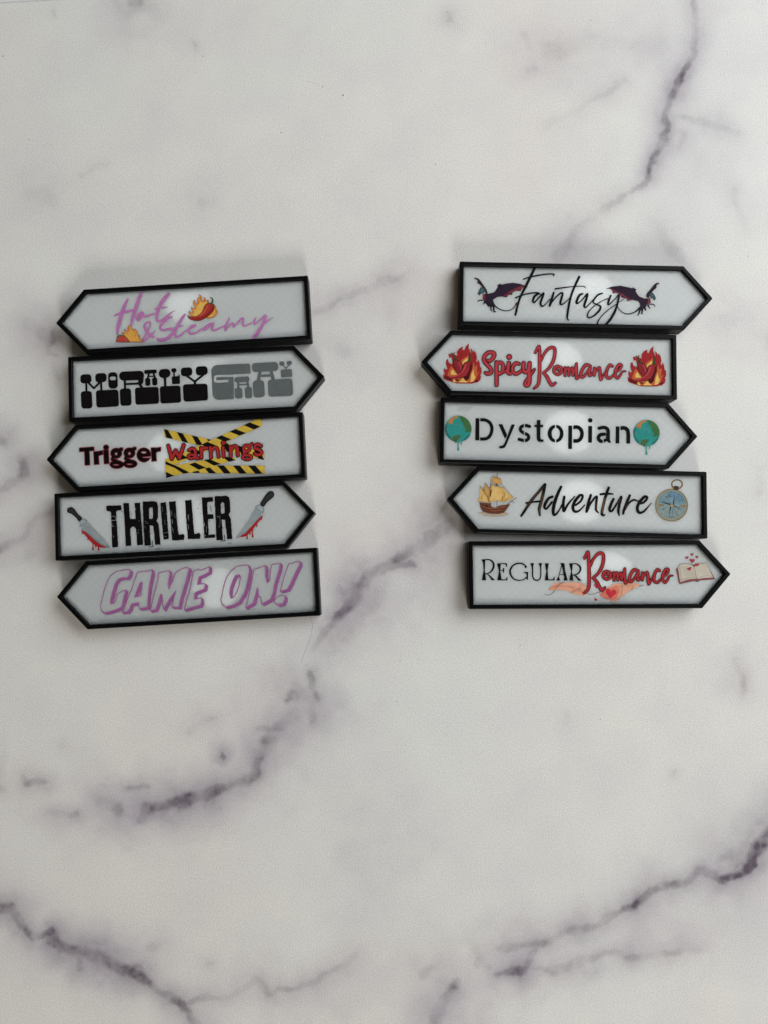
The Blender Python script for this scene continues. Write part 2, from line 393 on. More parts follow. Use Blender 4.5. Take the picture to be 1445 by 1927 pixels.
# ------------------------------------------------------------------ flat shapes (signed distance -> clean mesh)
RES = 0.34            # grid step, photograph pixels
def catmull(p, n=7, closed=False):
    p = np.asarray(p, float)
    if len(p) < 3: return p
    if closed: q = np.concatenate([p[-1:], p, p[:2]])
    else: q = np.concatenate([2 * p[:1] - p[1:2], p, 2 * p[-1:] - p[-2:-1]])
    out = []
    for i in range(1, len(q) - 2):
        a, b, c, d = q[i - 1], q[i], q[i + 1], q[i + 2]
        for k in range(n):
            t = k / n
            out.append(0.5 * ((2 * b) + (-a + c) * t + (2 * a - 5 * b + 4 * c - d) * t * t + (-a + 3 * b - 3 * c + d) * t ** 3))
    if not closed: out.append(p[-1])
    out = np.array(out)
    if out.shape[1] == 3: out[:, 2] = np.maximum(out[:, 2], 0.05)
    return out

class Stroke:
    def __init__(s, p): s.p = np.asarray(p, float); s.f = None
    def bb(s):
        r = s.p[:, 2:3]; return np.concatenate([(s.p[:, :2] - r).min(0), (s.p[:, :2] + r).max(0)])
    def ev(s, X, Y):
        D = np.full(X.shape, 20.0); gx = X[0]; gy = Y[:, 0]
        P = s.p if len(s.p) > 1 else np.concatenate([s.p, s.p + [[1e-4, 0, 0]]])
        for a, b in zip(P[:-1], P[1:]):
            R = max(a[2], b[2]) + 5
            c0 = np.searchsorted(gx, min(a[0], b[0]) - R); c1 = np.searchsorted(gx, max(a[0], b[0]) + R)
            r0 = np.searchsorted(gy, min(a[1], b[1]) - R); r1 = np.searchsorted(gy, max(a[1], b[1]) + R)
            if c1 <= c0 or r1 <= r0: continue
            x = X[r0:r1, c0:c1]; y = Y[r0:r1, c0:c1]
            dx, dy = b[0] - a[0], b[1] - a[1]
            t = np.clip(((x - a[0]) * dx + (y - a[1]) * dy) / (dx * dx + dy * dy + 1e-9), 0, 1)
            d = np.hypot(x - a[0] - t * dx, y - a[1] - t * dy) - (a[2] + (b[2] - a[2]) * t)
            D[r0:r1, c0:c1] = np.minimum(D[r0:r1, c0:c1], d)
        return D
class Poly:
    def __init__(s, p, grow=0.0): s.p = np.asarray(p, float)[:, :2]; s.g = grow
    def bb(s): return np.concatenate([s.p.min(0) - s.g, s.p.max(0) + s.g])
    def ev(s, X, Y):
        D = np.full(X.shape, 1e9); ins = np.zeros(X.shape, bool)
        P = s.p; Q = np.roll(P, -1, 0)
        for a, b in zip(P, Q):
            dx, dy = b - a
            t = np.clip(((X - a[0]) * dx + (Y - a[1]) * dy) / (dx * dx + dy * dy + 1e-9), 0, 1)
            D = np.minimum(D, (X - a[0] - t * dx) ** 2 + (Y - a[1] - t * dy) ** 2)
            if a[1] != b[1]:
                c = (a[1] > Y) != (b[1] > Y)
                ins ^= c & (X < (b[0] - a[0]) * (Y - a[1]) / (b[1] - a[1]) + a[0])
        D = np.sqrt(D)
        return np.where(ins, -D, D) - s.g
class Op:
    def __init__(s, kind, *k): s.k = [x for x in k if x is not None]; s.kind = kind
    def bb(s):
        if s.kind in ('sub', 'int'): return s.k[0].bb()
        B = np.array([x.bb() for x in s.k]); return np.concatenate([B[:, :2].min(0), B[:, 2:].max(0)])
    def ev(s, X, Y):
        D = s.k[0].ev(X, Y)
        for x in s.k[1:]:
            e = x.ev(X, Y)
            D = np.minimum(D, e) if s.kind == 'uni' else np.maximum(D, -e) if s.kind == 'sub' else np.maximum(D, e)
        return D
class Lvl:
    """a shape grown (or shrunk) by a distance in pixels, optionally moved and roughened"""
    def __init__(s, k, grow=0.0, move=(0, 0), rough=0.0, rs=3.0): s.k = k; s.g = grow; s.m = move; s.r = rough; s.rs = rs
    def bb(s):
        b = s.k.bb(); e = abs(s.g) + s.r + 0.3
        return np.array([b[0] - e + s.m[0], b[1] - e + s.m[1], b[2] + e + s.m[0], b[3] + e + s.m[1]])
    def ev(s, X, Y):
        D = s.k.ev(X - s.m[0], Y - s.m[1]) - s.g
        if s.r: D = D + (fbm(X, Y, s.rs, 7, 3) - 0.5) * 2 * s.r
        return D
def uni(*a): return Op('uni', *a)
def sub(*a): return Op('sub', *a)
def inter(*a): return Op('int', *a)

class Frame:
    """coordinates of an enlarged detail: origin and magnification"""
    def __init__(s, x0, y0, w): s.o = (x0, y0); s.k = 1445.0 / w
    def pt(s, p):
        p = np.asarray(p, float).copy()
        p[:, 0] = s.o[0] + p[:, 0] / s.k; p[:, 1] = s.o[1] + p[:, 1] / s.k
        if p.shape[1] == 3: p[:, 2] = p[:, 2] / s.k
        return p
    def st(s, pts, r=None, smooth=True):
        P = [(q[0], q[1], q[2] if len(q) > 2 else r) for q in pts]
        P = s.pt(P)
        return Stroke(catmull(P) if smooth else P)
    def pg(s, pts, smooth=False):
        P = s.pt(pts)
        return Poly(catmull(P, 5, True) if smooth else P)
    def rr(s, pts, r):
        P = s.pt(pts); r = r / s.k
        c = P.mean(0); Q = np.roll(P, -1, 0); out = []
        area2 = sum(a[0] * b[1] - a[1] * b[0] for a, b in zip(P, Q)); sg = 1 if area2 > 0 else -1
        n = len(P)
        w = min(np.hypot(*(P[i] - P[(i + 1) % n])) for i in range(n)); r = min(r, w * 0.49)
        for i in range(n):
            a, b, d = P[i - 1], P[i], P[(i + 1) % n]
            e1 = (b - a) / np.hypot(*(b - a)); e2 = (d - b) / np.hypot(*(d - b))
            n1 = np.array([-e1[1], e1[0]]) * sg; n2 = np.array([-e2[1], e2[0]]) * sg
            out.append(b + (n1 + n2) / (1 + n1 @ n2) * r)
        return Poly(out, r)
    def el(s, cx, cy, rx, ry, n=44):
        a = np.linspace(0, 2 * math.pi, n, endpoint=False)
        return s.pg(np.stack([cx + rx * np.cos(a), cy + ry * np.sin(a)], 1))
    def ring(s, cx, cy, rx, ry, half):
        a = np.linspace(0, 2 * math.pi, 41)
        return Stroke(s.pt(np.stack([cx + rx * np.cos(a), cy + ry * np.sin(a), a * 0 + half], 1)))
    def heart(s, cx, cy, w, tilt=0.0):
        t = np.linspace(0, 2 * math.pi, 36, endpoint=False)
        x = 16 * np.sin(t) ** 3; y = -(13 * np.cos(t) - 5 * np.cos(2 * t) - 2 * np.cos(3 * t) - np.cos(4 * t))
        c, q = math.cos(tilt), math.sin(tilt)
        x, y = (x * c - y * q) * w / 32, (x * q + y * c) * w / 32
        return s.pg(np.stack([cx + x, cy + y], 1))

def shape_mesh(shape, z, name):
    b = shape.bb(); pad = 3 * RES
    gx = np.arange(b[0] - pad, b[2] + pad + RES, RES); gy = np.arange(b[1] - pad, b[3] + pad + RES, RES)
    X, Y = np.meshgrid(gx, gy)
    V = -shape.ev(X, Y)
    V = np.where(np.abs(V) < 1e-6, 1e-6, V)
    P = V > 0
    cnt = P[:-1, :-1].astype(int) + P[:-1, 1:] + P[1:, 1:] + P[1:, :-1]
    verts, faces = [], []
    def quad(pts):
        i = len(verts); verts.extend(pts); faces.append(tuple(range(i, i + len(pts))))
    full = cnt == 4
    for r in range(full.shape[0]):
        row = full[r]
        if not row.any(): continue
        d = np.diff(np.concatenate([[0], row.astype(int), [0]]))
        for a, e in zip(np.where(d == 1)[0], np.where(d == -1)[0]):
            quad([(gx[a], gy[r]), (gx[e], gy[r]), (gx[e], gy[r + 1]), (gx[a], gy[r + 1])])
    for r, c in zip(*np.where((cnt > 0) & (cnt < 4))):
        cs = [(gx[c], gy[r], V[r, c]), (gx[c + 1], gy[r], V[r, c + 1]), (gx[c + 1], gy[r + 1], V[r + 1, c + 1]), (gx[c], gy[r + 1], V[r + 1, c])]
        pts = []
        for i in range(4):
            p, q = cs[i], cs[(i + 1) % 4]
            if p[2] > 0: pts.append((p[0], p[1]))
            if (p[2] > 0) != (q[2] > 0):
                t = p[2] / (p[2] - q[2]); pts.append((p[0] + (q[0] - p[0]) * t, p[1] + (q[1] - p[1]) * t))
        if len(pts) >= 3: quad(pts)
    if not faces: return None
    v = np.array(verts); x, y = unproject(v[:, 0], v[:, 1], z)
    co = np.stack([x, y, np.full(len(x), z)], 1)
    return co, faces

# ------------------------------------------------------------------ the arrow signs
L_S, W_S, A_S = 0.12630, 0.03270, 0.01442     # length, width, arrow head
RIM = 0.00200                                   # frame width
RECESS = 0.0015
PANEL_Z = T_SIGN - RECESS
def outline(d, inset, rad, nseg=4):
    """rounded arrow outline, inset by a distance; same point count for every inset"""
    P = np.array([(d * L_S / 2, 0), (d * (L_S / 2 - A_S), W_S / 2), (-d * L_S / 2, W_S / 2), (-d * L_S / 2, -W_S / 2), (d * (L_S / 2 - A_S), -W_S / 2)])
    if d < 0: P = P[::-1]
    n = len(P); out = []
    for i in range(n):
        a, b, c = P[i - 1], P[i], P[(i + 1) % n]
        e1 = (b - a) / np.hypot(*(b - a)); e2 = (c - b) / np.hypot(*(c - b))
        n1 = np.array([-e1[1], e1[0]]); n2 = np.array([-e2[1], e2[0]])
        q = b + (n1 + n2) / (1 + n1 @ n2) * inset
        ang = math.acos(np.clip(e1 @ e2, -1, 1)); tl = rad * math.tan(ang / 2)
        ctr = q - e1 * tl + n1 * rad
        a0 = math.atan2(*(-n1)[::-1]); a1 = a0 + ang
        for k in range(nseg + 1):
            t = a0 + (a1 - a0) * k / nseg
            out.append((ctr[0] + rad * math.cos(t), ctr[1] + rad * math.sin(t)))
    return out
def loft(rings, cap_first=False, cap_last=False):
    co, fa = [], []
    n = len(rings[0][0])
    for pts, z in rings: co += [(p[0], p[1], z) for p in pts]
    for i in range(len(rings) - 1):
        for k in range(n):
            a, b = i * n + k, i * n + (k + 1) % n
            fa.append((a, b, b + n, a + n))
    if cap_first: fa.append(tuple(range(n))[::-1])
    if cap_last: fa.append(tuple((len(rings) - 1) * n + k for k in range(n)))
    return co, fa
FRAME_MESH, PANEL_CACHE = {}, {}
def frame_mesh(d):
    if d in FRAME_MESH: return FRAME_MESH[d]
    T = T_SIGN
    rings = [(outline(d, 0.0004, .0004), 0.0), (outline(d, 0.0, .00055), 0.0004), (outline(d, 0.0, .00055), T - 0.0005),
             (outline(d, 0.00015, .0005), T - 0.00016), (outline(d, 0.00042, .0004), T),
             (outline(d, RIM - 0.00016, .0005), T), (outline(d, RIM, .0005), T - 0.00015), (outline(d, RIM + 0.00002, .0005), 0.0012)]
    co, fa = loft(rings, True, True)
    me = bpy.data.meshes.new('frame'); me.from_pydata(co, [], fa); me.materials.append(FRAME_MAT); me.update()
    FRAME_MESH[d] = me
    return me
def panel_mesh(d, ox, oy, bx, by, depth, thick):
    """translucent face plate, thinned at its rim to darken the edge; a round boss is added behind to pale its middle"""
    z1 = PANEL_Z; z0 = z1 - thick; zb = max(z0 - depth, 0.0014)
    bm = bmesh.new()
    def ringp(pts, z): return [bm.verts.new((p[0], p[1], z)) for p in pts]
    e0 = outline(d, RIM + 0.00006, .0005); e1 = outline(d, RIM + 0.0009, .0005); e2 = outline(d, RIM + 0.0019, .0005)
    top = ringp(e0, z1); a = ringp(e0, z1 - 0.00022); b = ringp(e1, z1 - 0.25 * 0.00022 - 0.75 * (0.00022 + (thick - 0.00022) * 0.55)); c = ringp(e2, z0)  # underside tapers so the panel's edge renders darker
    n = len(top)
    bm.faces.new(top)
    for p, q in ((top, a), (a, b), (b, c)):
        for k in range(n): bm.faces.new([p[k], q[k], q[(k + 1) % n], p[(k + 1) % n]])
    m = 40
    circ = lambda s: [(ox + bx * s * math.cos(2 * math.pi * k / m), oy + by * s * math.sin(2 * math.pi * k / m)) for k in range(m)]
    r0 = ringp(circ(1.0), z0); r1 = ringp(circ(0.90), zb)  # added boss, shaped to brighten the middle of the panel
    for k in range(m): bm.faces.new([r0[k], r0[(k + 1) % m], r1[(k + 1) % m], r1[k]])
    bm.faces.new(r1)
    be = [bm.edges.get((c[k], c[(k + 1) % n])) for k in range(n)]
    re = [bm.edges.get((r0[k], r0[(k + 1) % m])) for k in range(m)]
    bmesh.ops.triangle_fill(bm, edges=be + re, use_beauty=True)
    bmesh.ops.recalc_face_normals(bm, faces=list(bm.faces))
    me = bpy.data.meshes.new('panel'); bm.to_mesh(me); bm.free()
    me.materials.append(PANEL_MAT)
    return me

class Sign:
    def __init__(s, d, pose, label, oval):
        x, y, an = pose
        s.root = bpy.data.objects.new('arrow_sign', None); col.objects.link(s.root)
        s.root.empty_display_size = 0.02
        s.root.location = (x, y, 0.00005); s.root.rotation_euler = (0, 0, an)
        tag(s.root, label, 'sign', 'black framed arrow signs laid out in two stacks')
        link('frame', frame_mesh(d), s.root)
        ox, oy = unproject(oval[0], oval[1], PANEL_Z)
        c, q = math.cos(-an), math.sin(-an); ux, uy = ox - x, oy - y
        link('panel', panel_mesh(d, c * ux - q * uy, q * ux + c * uy, oval[2], oval[3], oval[4] * 2.1, oval[5]), s.root)
        s.inv = (Matrix.Translation((x, y, 0.00005)) @ Matrix.Rotation(an, 4, 'Z')).inverted()
        s.layer = 1
    def put(s, name, shape, rgb, parent=None, layer=None, label=None):
        if layer is None: layer = s.layer
        z = PANEL_Z + 0.00005 + 0.000014 * layer
        r = shape_mesh(shape, z, name)
        if r is None: return None
        co, fa = r
        M = np.array(s.inv); co = co @ M[:3, :3].T + M[:3, 3]
        me = bpy.data.meshes.new(name); me.from_pydata(co.tolist(), [], fa); me.update()
        # all faces look up
        if me.polygons[0].normal.z < 0: me.flip_normals()
        me.materials.append(print_mat(rgb))
        o = link(name, me, parent if parent is not None else s.root)
        if label: o['label'] = label
        return o
    def up(s, n=1): s.layer += n

POSE = {
 'hot': (-0.09973, 0.12668, 0.06420), 'morally': (-0.09224, 0.09242, 0.05174), 'trigger': (-0.10179, 0.05784, 0.05772),
 'thriller': (-0.09634, 0.02467, 0.05551), 'game': (-0.09419, -0.00879, 0.05902), 'fantasy': (0.10042, 0.13662, -0.02155),
 'spicy': (0.08131, 0.10171, -0.02148), 'dystopian': (0.09036, 0.06719, -0.0244), 'adventure': (0.09371, 0.03341, -0.0242),
 'regular': (0.10384, -0.00178, 0.00426)}

# ------------------------------------------------------------------ the ten prints
BLACK = (16, 14, 17)
# ---- 1. Hot & Steamy
def sign_hot():
    S = Sign(-1, POSE['hot'], 'topmost arrow sign of the left stack, pointing left, lilac Hot & Steamy lettering with burning chilli', (356, 574, .0125, .0096, .0010, 0.00110))
    A, B = Frame(205, 540, 160), Frame(345, 540, 180)
    PURP = (184, 112, 174)
    S.put('letter', uni(A.st([(330,205,14),(285,290,26),(240,400,32),(200,540,32),(165,660,33),(143,790,16)]),
        A.st([(562,90,20),(520,190,28),(460,370,30),(410,520,28),(385,660,14)]),
        A.st([(95,490,8),(140,470,16),(230,440,22),(350,410,22),(440,395,20)])), PURP)
    S.put('letter', A.st([(560,432,16),(505,470,20),(484,540,22),(510,566,18),(560,520,18),(588,455,20),(555,432,18),(530,480,18),(575,500,18),(650,495,18),(730,470,16),(812,452,12)]), PURP, layer=2)
    S.put('letter', uni(A.st([(1025,115,24),(960,190,33),(900,270,32),(850,370,28),(825,460,26),(815,545,24),(850,582,20),(920,555,18),(1010,480,14),(1070,435,10),(1130,405,5)]),
        A.st([(785,380,9),(850,357,16),(930,350,14),(1000,340,6)])), PURP, layer=3)
    S.put('ampersand', uni(A.st([(762,848,24),(690,800,27),(625,720,22),(610,650,18),(660,602,16),(705,605,16),(700,670,14),(660,760,14),(610,850,16),(582,925,10)]),
        A.st([(585,928,16),(650,880,14),(730,810,14),(805,740,6)])), PURP, layer=2)
    S.put('letter', A.st([(1078,515,14),(1030,520,20),(960,580,22),(890,650,22),(880,708,22),(930,735,20),(1020,715,22),(1085,722,24),(1095,770,24),(1040,840,26),(960,890,28),(880,900,26),(818,880,14)]), PURP, layer=1)
    S.put('letter', uni(A.st([(1295,470,18),(1240,550,24),(1170,670,24),(1130,780,22),(1145,848,20),(1210,830,16),(1300,760,12),(1365,705,8)]), A.st([(1108,697,7),(1170,680,12),(1275,660,6)])), PURP, layer=2)
    S.put('letter', B.st([(0,700,7),(70,652,9),(170,603,12),(190,577,12),(140,590,14),(95,640,16),(85,685,16),(130,708,16),(200,690,14),(270,640,11),(310,615,8)]), PURP, layer=3)
    S.put('letter', B.st([(470,545,10),(400,565,16),(330,610,16),(300,645,14),(330,650,12),(400,600,12),(455,557,14),(440,610,18),(440,648,16),(480,655,14),(560,620,12),(645,578,8)]), PURP, layer=2)
    S.put('letter', B.st([(702,460,9),(675,530,18),(645,610,20),(642,662,12),(680,610,12),(740,550,12),(765,570,16),(765,603,14),(810,560,12),(870,490,14),(905,477,18),(905,540,18),(915,583,16),(960,580,12),(1040,545,9)]), PURP, layer=3)
    S.put('letter', uni(B.st([(1100,465,9),(1075,520,16),(1085,558,14),(1140,520,12),(1245,430,16),(1235,490,22),(1190,590,24),(1130,690,28),(1085,750,26),(1072,775,20)]), B.st([(1210,570,9),(1270,520,12),(1358,458,4)])), PURP, layer=4)
    # the big burning chilli
    fl = B.pg([(110,430),(92,395),(95,355),(115,385),(145,390),(150,370),(128,340),(128,295),(150,320),(180,325),(185,305),(160,260),(158,215),(185,195),(185,235),(215,260),(230,240),(215,200),(225,165),(258,145),(240,110),(275,130),(285,165),(275,200),(300,215),(320,185),(312,150),(340,170),(345,205),(370,215),(370,190),(390,210),(385,240),(470,260),(500,300),(500,340),(520,350),(525,390),(500,430),(450,465),(390,475),(330,470),(200,470)])
    f = S.put('flame_print', Lvl(fl, 0.2), (176, 78, 30), layer=5, label='print of orange and yellow flames')
    S.put('flame_core', Lvl(fl, -0.9), (216, 146, 44), f, layer=6)
    S.put('flame_core', Lvl(fl, -3.2), (226, 178, 70), f, layer=7)
    S.put('flame_tongue', uni(B.st([(250,150,4),(262,190,6),(245,240,6)]), B.st([(318,165,3),(330,205,5),(310,240,5)]), B.st([(500,330,5),(490,380,6),(450,420,5)])), (206, 104, 36), f, layer=8)
    ch = B.pg([(70,430),(85,445),(130,457),(200,447),(260,412),(300,360),(330,290),(365,250),(410,245),(455,265),(475,300),(465,350),(430,400),(370,445),(300,490),(230,510),(150,500),(95,475)], True)
    c = S.put('chilli_print', Lvl(ch, 0.6), (62, 20, 20), layer=9, label='print of a red chilli with green stem')
    S.put('chilli_skin', Lvl(ch, -0.55), (176, 44, 34), c, layer=10)
    S.put('chilli_shade', B.st([(455,300,16),(430,360,16),(360,420,14),(280,470,12),(180,485,8)]), (140, 30, 28), c, layer=11)
    S.put('chilli_highlight', B.st([(372,285,9),(345,340,10),(300,400,8),(240,440,5)]), (206, 84, 66), c, layer=11)
    S.put('chilli_stem', uni(B.st([(420,158,9),(444,182,11),(450,212,11),(435,247,13)]), B.st([(392,246,7),(430,255,13),(465,272,8)])), (52, 82, 50), c, layer=12)
    # the small cropped one
    cut = A.pg([(0,0),(1445,0),(1445,936),(0,936)])
    fl = inter(A.pg([(270,830),(225,790),(235,760),(260,792),(285,775),(265,730),(275,705),(300,745),(330,748),(325,700),(345,650),(370,636),(385,690),(410,720),(430,752),(435,710),(465,720),(490,760),(495,812),(512,850),(520,810),(540,840),(530,890),(555,905),(575,870),(585,950),(330,950)]), cut)
    f = S.put('flame_print', Lvl(fl, 0.1), (178, 84, 34), layer=5, label='small cropped print of flames')
    S.put('flame_core', inter(Lvl(fl, -1.0), cut), (218, 160, 52), f, layer=6)
    S.put('flame_tongue', inter(uni(A.st([(350,680,8),(345,740,10),(310,790,8)]), A.st([(440,740,7),(460,800,10),(450,850,8)])), cut), (214, 118, 44), f, layer=7)
    ch = inter(A.pg([(148,842),(190,825),(240,832),(290,850),(320,880),(358,955),(140,955),(142,880)], True), cut)
    c = S.put('chilli_print', Lvl(ch, 0.4), (78, 26, 26), layer=8, label='small cropped print of a red chilli')
    S.put('chilli_skin', inter(Lvl(ch, -0.6), cut), (188, 64, 52), c, layer=9)
    S.put('chilli_stem', uni(A.st([(148,795,7),(165,825,9),(172,850,11)]), A.st([(160,835,8),(215,822,7),(270,835,5)])), (72, 92, 66), c, layer=10)

# ---- 2. Morally Gray
def sign_morally():
    S = Sign(1, POSE['morally'], 'second sign of the left stack, pointing right, chunky black and grey MORALLY GRAY lettering', (398, 708, .0125, .0096, .0005, 0.00105))
    C, D = Frame(145, 680, 200), Frame(340, 670, 220)
    K, G = (20, 18, 20), (94, 101, 102)
    S.put('letter', uni(C.rr([(48,180),(197,172),(206,295),(52,303)], 46), C.rr([(250,165),(402,157),(410,276),(258,292)], 46),
        C.st([(160,290),(235,366)], 14), C.st([(235,366),(320,280)], 14), C.st([(130,295),(133,410)], 14), C.st([(332,275),(336,400)], 14),
        C.rr([(54,408),(205,402),(216,640),(65,643)], 42), C.rr([(260,395),(565,382),(578,613),(270,630)], 38)), K)
    S.put('letter', sub(C.rr([(427,150),(553,145),(562,368),(435,375)], 52), C.rr([(448,208),(532,205),(536,255),(454,258)], 28)), K)
    S.put('letter', uni(sub(uni(C.rr([(576,142),(912,126),(918,252),(584,264)], 58), C.st([(866,235),(862,272)], 46)), C.rr([(668,262),(838,254),(842,284),(672,294)], 15)),
        C.st([(657,310),(856,301)], 14), C.st([(850,300),(892,365)], 18), C.st([(655,255),(658,380)], 15),
        C.rr([(584,372),(738,365),(748,600),(595,608)], 42), C.rr([(790,358),(1112,345),(1122,575),(800,592)], 36)), K)
    S.put('letter', uni(C.rr([(918,118),(1086,110),(1091,160),(922,172)], 20), C.st([(985,165),(965,230)], 13), C.st([(1045,160),(1065,225)], 13), C.st([(985,206),(1050,202)], 8),
        C.rr([(930,228),(1000,224),(1003,330),(935,335)], 26), C.rr([(1025,222),(1095,218),(1098,325),(1030,330)], 26)), K)
    S.put('letter', uni(C.rr([(1114,110),(1271,97),(1276,216),(1120,231)], 56), C.st([(1200,220),(1205,345)], 17), C.rr([(1130,340),(1410,328),(1422,560),(1140,575)], 36)), K)
    S.put('letter', uni(C.rr([(1285,95),(1355,90),(1358,148),(1290,153)], 26), C.st([(1325,145),(1325,210)], 11), C.rr([(1290,207),(1400,198),(1408,305),(1298,312)], 20), C.st([(1393,188),(1395,220)], 9)), K)
    S.put('letter', uni(D.rr([(5,145),(145,138),(152,240),(10,255)], 42), D.rr([(190,130),(335,123),(342,228),(196,245)], 42), D.st([(80,245),(180,316)], 13), D.st([(180,316),(285,232)], 13),
        D.st([(180,310),(182,355)], 14), D.rr([(32,350),(335,340),(345,548),(42,567)], 36)), K)
    slot = D.st([(862,226,9),(760,232,11),(640,243,13),(450,250,14),(432,280,14),(442,312,15),(585,308,15)])
    S.put('letter', sub(uni(D.rr([(380,114),(655,101),(663,531),(403,546)], 78), D.pg([(600,200),(655,200),(663,533),(600,535)]), D.rr([(480,108),(862,92),(870,222),(480,226)], 24)), slot,
        D.pg([(656,236),(900,222),(900,600),(668,600)])), G)
    S.put('letter', uni(D.rr([(666,262),(850,250),(860,318),(674,329)], 30), D.st([(716,320),(718,395)], 14), D.st([(830,315),(840,390)], 14), D.st([(716,355),(835,350)], 9),
        D.rr([(672,395),(765,390),(772,522),(680,528)], 30), D.rr([(795,385),(885,380),(890,518),(802,524)], 30)), G)
    S.put('letter', uni(D.rr([(882,88),(1205,72),(1215,180),(890,201)], 42), D.st([(985,190),(965,310)], 20), D.st([(1120,185),(1150,295)], 20), D.st([(985,245),(1130,238)], 15),
        D.rr([(895,305),(1035,295),(1048,505),(905,515)], 42), D.rr([(1080,295),(1385,277),(1395,490),(1090,503)], 36)), G)
    S.put('letter', uni(D.rr([(1221,68),(1285,65),(1290,115),(1226,121)], 24), D.rr([(1312,62),(1377,58),(1381,108),(1316,116)], 24), D.st([(1265,113),(1305,150)], 7), D.st([(1305,150),(1350,108)], 7),
        D.st([(1305,145),(1305,170)], 8), D.rr([(1240,168),(1378,160),(1385,255),(1245,265)], 16)), G)

# ---- 3. Trigger Warnings
def sign_trigger():
    S = Sign(-1, POSE['trigger'], 'middle sign of the left stack, pointing left, Trigger Warnings over yellow and black hazard tape', (318, 850, .0120, .0104, .0010, 0.00108))
    E, F = Frame(140, 820, 180), Frame(300, 780, 210)
    def two(shape, fill, edge, grow, lay):
        o = S.put('letter_outline', Lvl(shape, grow), edge, layer=lay)
        o2 = S.put('letter', Lvl(shape, -0.15), fill, layer=lay + 1)
        o.parent = o2
    K, R = (14, 10, 12), (140, 46, 56)
    letters = [
        uni(E.pg([(82,186),(300,169),(303,222),(84,240)]), E.pg([(160,228),(230,223),(238,440),(168,445)])),
        uni(E.pg([(298,242),(365,236),(378,430),(308,435)]), E.pg([(362,244),(390,230),(434,226),(437,282),(400,288),(370,306)])),
        uni(E.pg([(448,216),(518,211),(528,418),(458,424)]), E.el(485,176,38,36)),
        uni(sub(E.el(638,265,82,76), E.el(638,274,25,27)), E.pg([(672,196),(700,182),(736,182),(736,224),(690,236)]), E.st([(592,325,20),(582,358,20),(640,380,20)]), sub(E.el(646,434,102,60), E.el(636,440,50,13))),
        uni(sub(E.el(838,260,82,76), E.el(838,269,25,27)), E.pg([(872,188),(900,172),(940,172),(938,214),(890,226)]), E.st([(792,318,20),(782,350,20),(840,372,20)]), sub(E.el(850,424,102,60), E.el(840,430,50,13))),
        sub(E.el(1055,290,103,106), E.el(1055,252,44,22), E.pg([(1030,318),(1175,306),(1165,330),(1120,338),(1040,338)])),
        uni(E.pg([(1165,186),(1230,180),(1246,380),(1178,384)]), E.pg([(1225,200),(1262,180),(1312,173),(1306,232),(1270,234),(1236,256)]))]
    for sh in letters: two(sh, K, R, 1.0, 1)
    Yl, Bk = (206, 172, 36), (22, 20, 20)
    def tape(poly, stripes, lay):
        p = F.pg(poly)
        o = S.put('tape_print', p, Yl, layer=lay, label='printed strip of yellow and black hazard tape')
        for s in stripes:
            S.put('black_stripe', inter(F.pg(s), p), Bk, o, layer=lay + 1)
    tape([(62,188),(690,330),(1362,480),(1364,590),(570,407),(380,368),(72,296)],
         [[(62,188),(115,200),(185,320),(95,300)],[(228,226),(305,243),(383,370),(300,350)],[(422,270),(500,288),(575,410),(490,397)],[(620,316),(690,330),(740,450),(680,440)],[(820,360),(895,376),(960,500),(880,490)],[(1010,400),(1090,418),(1150,545),(1070,525)],[(1225,448),(1300,466),(1366,592),(1290,578)]], 1)
    tape([(1262,62),(1335,66),(1332,150),(880,352),(350,590),(255,632),(82,690),(80,578),(330,490),(690,325)],
         [[(1095,138),(1175,103),(1312,155),(1230,194)],[(912,222),(985,186),(1127,240),(1045,274)],[(725,300),(800,266),(937,320),(860,352)],[(545,390),(620,350),(760,410),(680,446)],[(360,475),(440,440),(580,490),(500,525)],[(205,535),(285,505),(375,565),(240,598)],[(1308,60),(1340,60),(1336,84)]], 3)
    tape([(82,655),(750,660),(1370,662),(1368,768),(410,757),(300,768),(86,760)],
         [[(750,658),(840,658),(935,766),(845,766)],[(955,658),(1045,658),(1140,768),(1045,768)],[(1150,658),(1245,658),(1345,770),(1250,770)],[(1354,660),(1372,660),(1370,676)]], 5)
    tape([(84,700),(250,650),(590,590),(830,545),(985,560),(988,592),(790,642),(510,716),(300,768),(95,822)],
         [[(580,592),(655,576),(797,640),(715,664)],[(390,645),(465,620),(612,690),(520,718)],[(815,545),(905,545),(992,592),(905,614)],[(90,742),(205,797),(95,824)]], 7)
    S.put('black_stripe', F.pg([(84,605),(150,636),(255,678),(395,750),(320,768),(200,690),(84,642)]), Bk, layer=9)
    S.put('black_stripe', F.pg([(595,700),(655,684),(742,762),(650,762)]), Bk, layer=9)
    S.put('black_stripe', F.pg([(430,745),(512,728),(532,759),(440,757)]), Bk, layer=9)
    h = 18
    ws = [F.st([(120,405),(166,575),(216,465),(266,565),(320,395)], 20, False),
        uni(F.st([(388,462),(430,440),(466,462),(474,530),(482,562),(505,566)], h), F.ring(420,545,40,25,15)),
        uni(F.st([(545,432),(550,560)], h), F.st([(556,465),(585,435),(622,434)], h)),
        uni(F.st([(664,425),(675,555)], h), F.st([(680,470),(715,428),(752,440),(764,490),(772,548)], h)),
        uni(F.st([(830,425),(838,545)], h), F.el(835,368,28,26)),
        uni(F.st([(925,420),(930,545)], h), F.st([(936,460),(970,410),(1008,420),(1018,470),(1022,530)], h)),
        uni(F.ring(1135,440,40,40,17), F.st([(1165,405),(1205,378)], 14), F.st([(1104,470),(1098,505),(1130,525)], 16), F.ring(1140,555,58,28,14)),
        F.st([(1322,408),(1285,388),(1246,400),(1246,436),(1290,455),(1326,480),(1320,512),(1280,524),(1240,508)], h)]
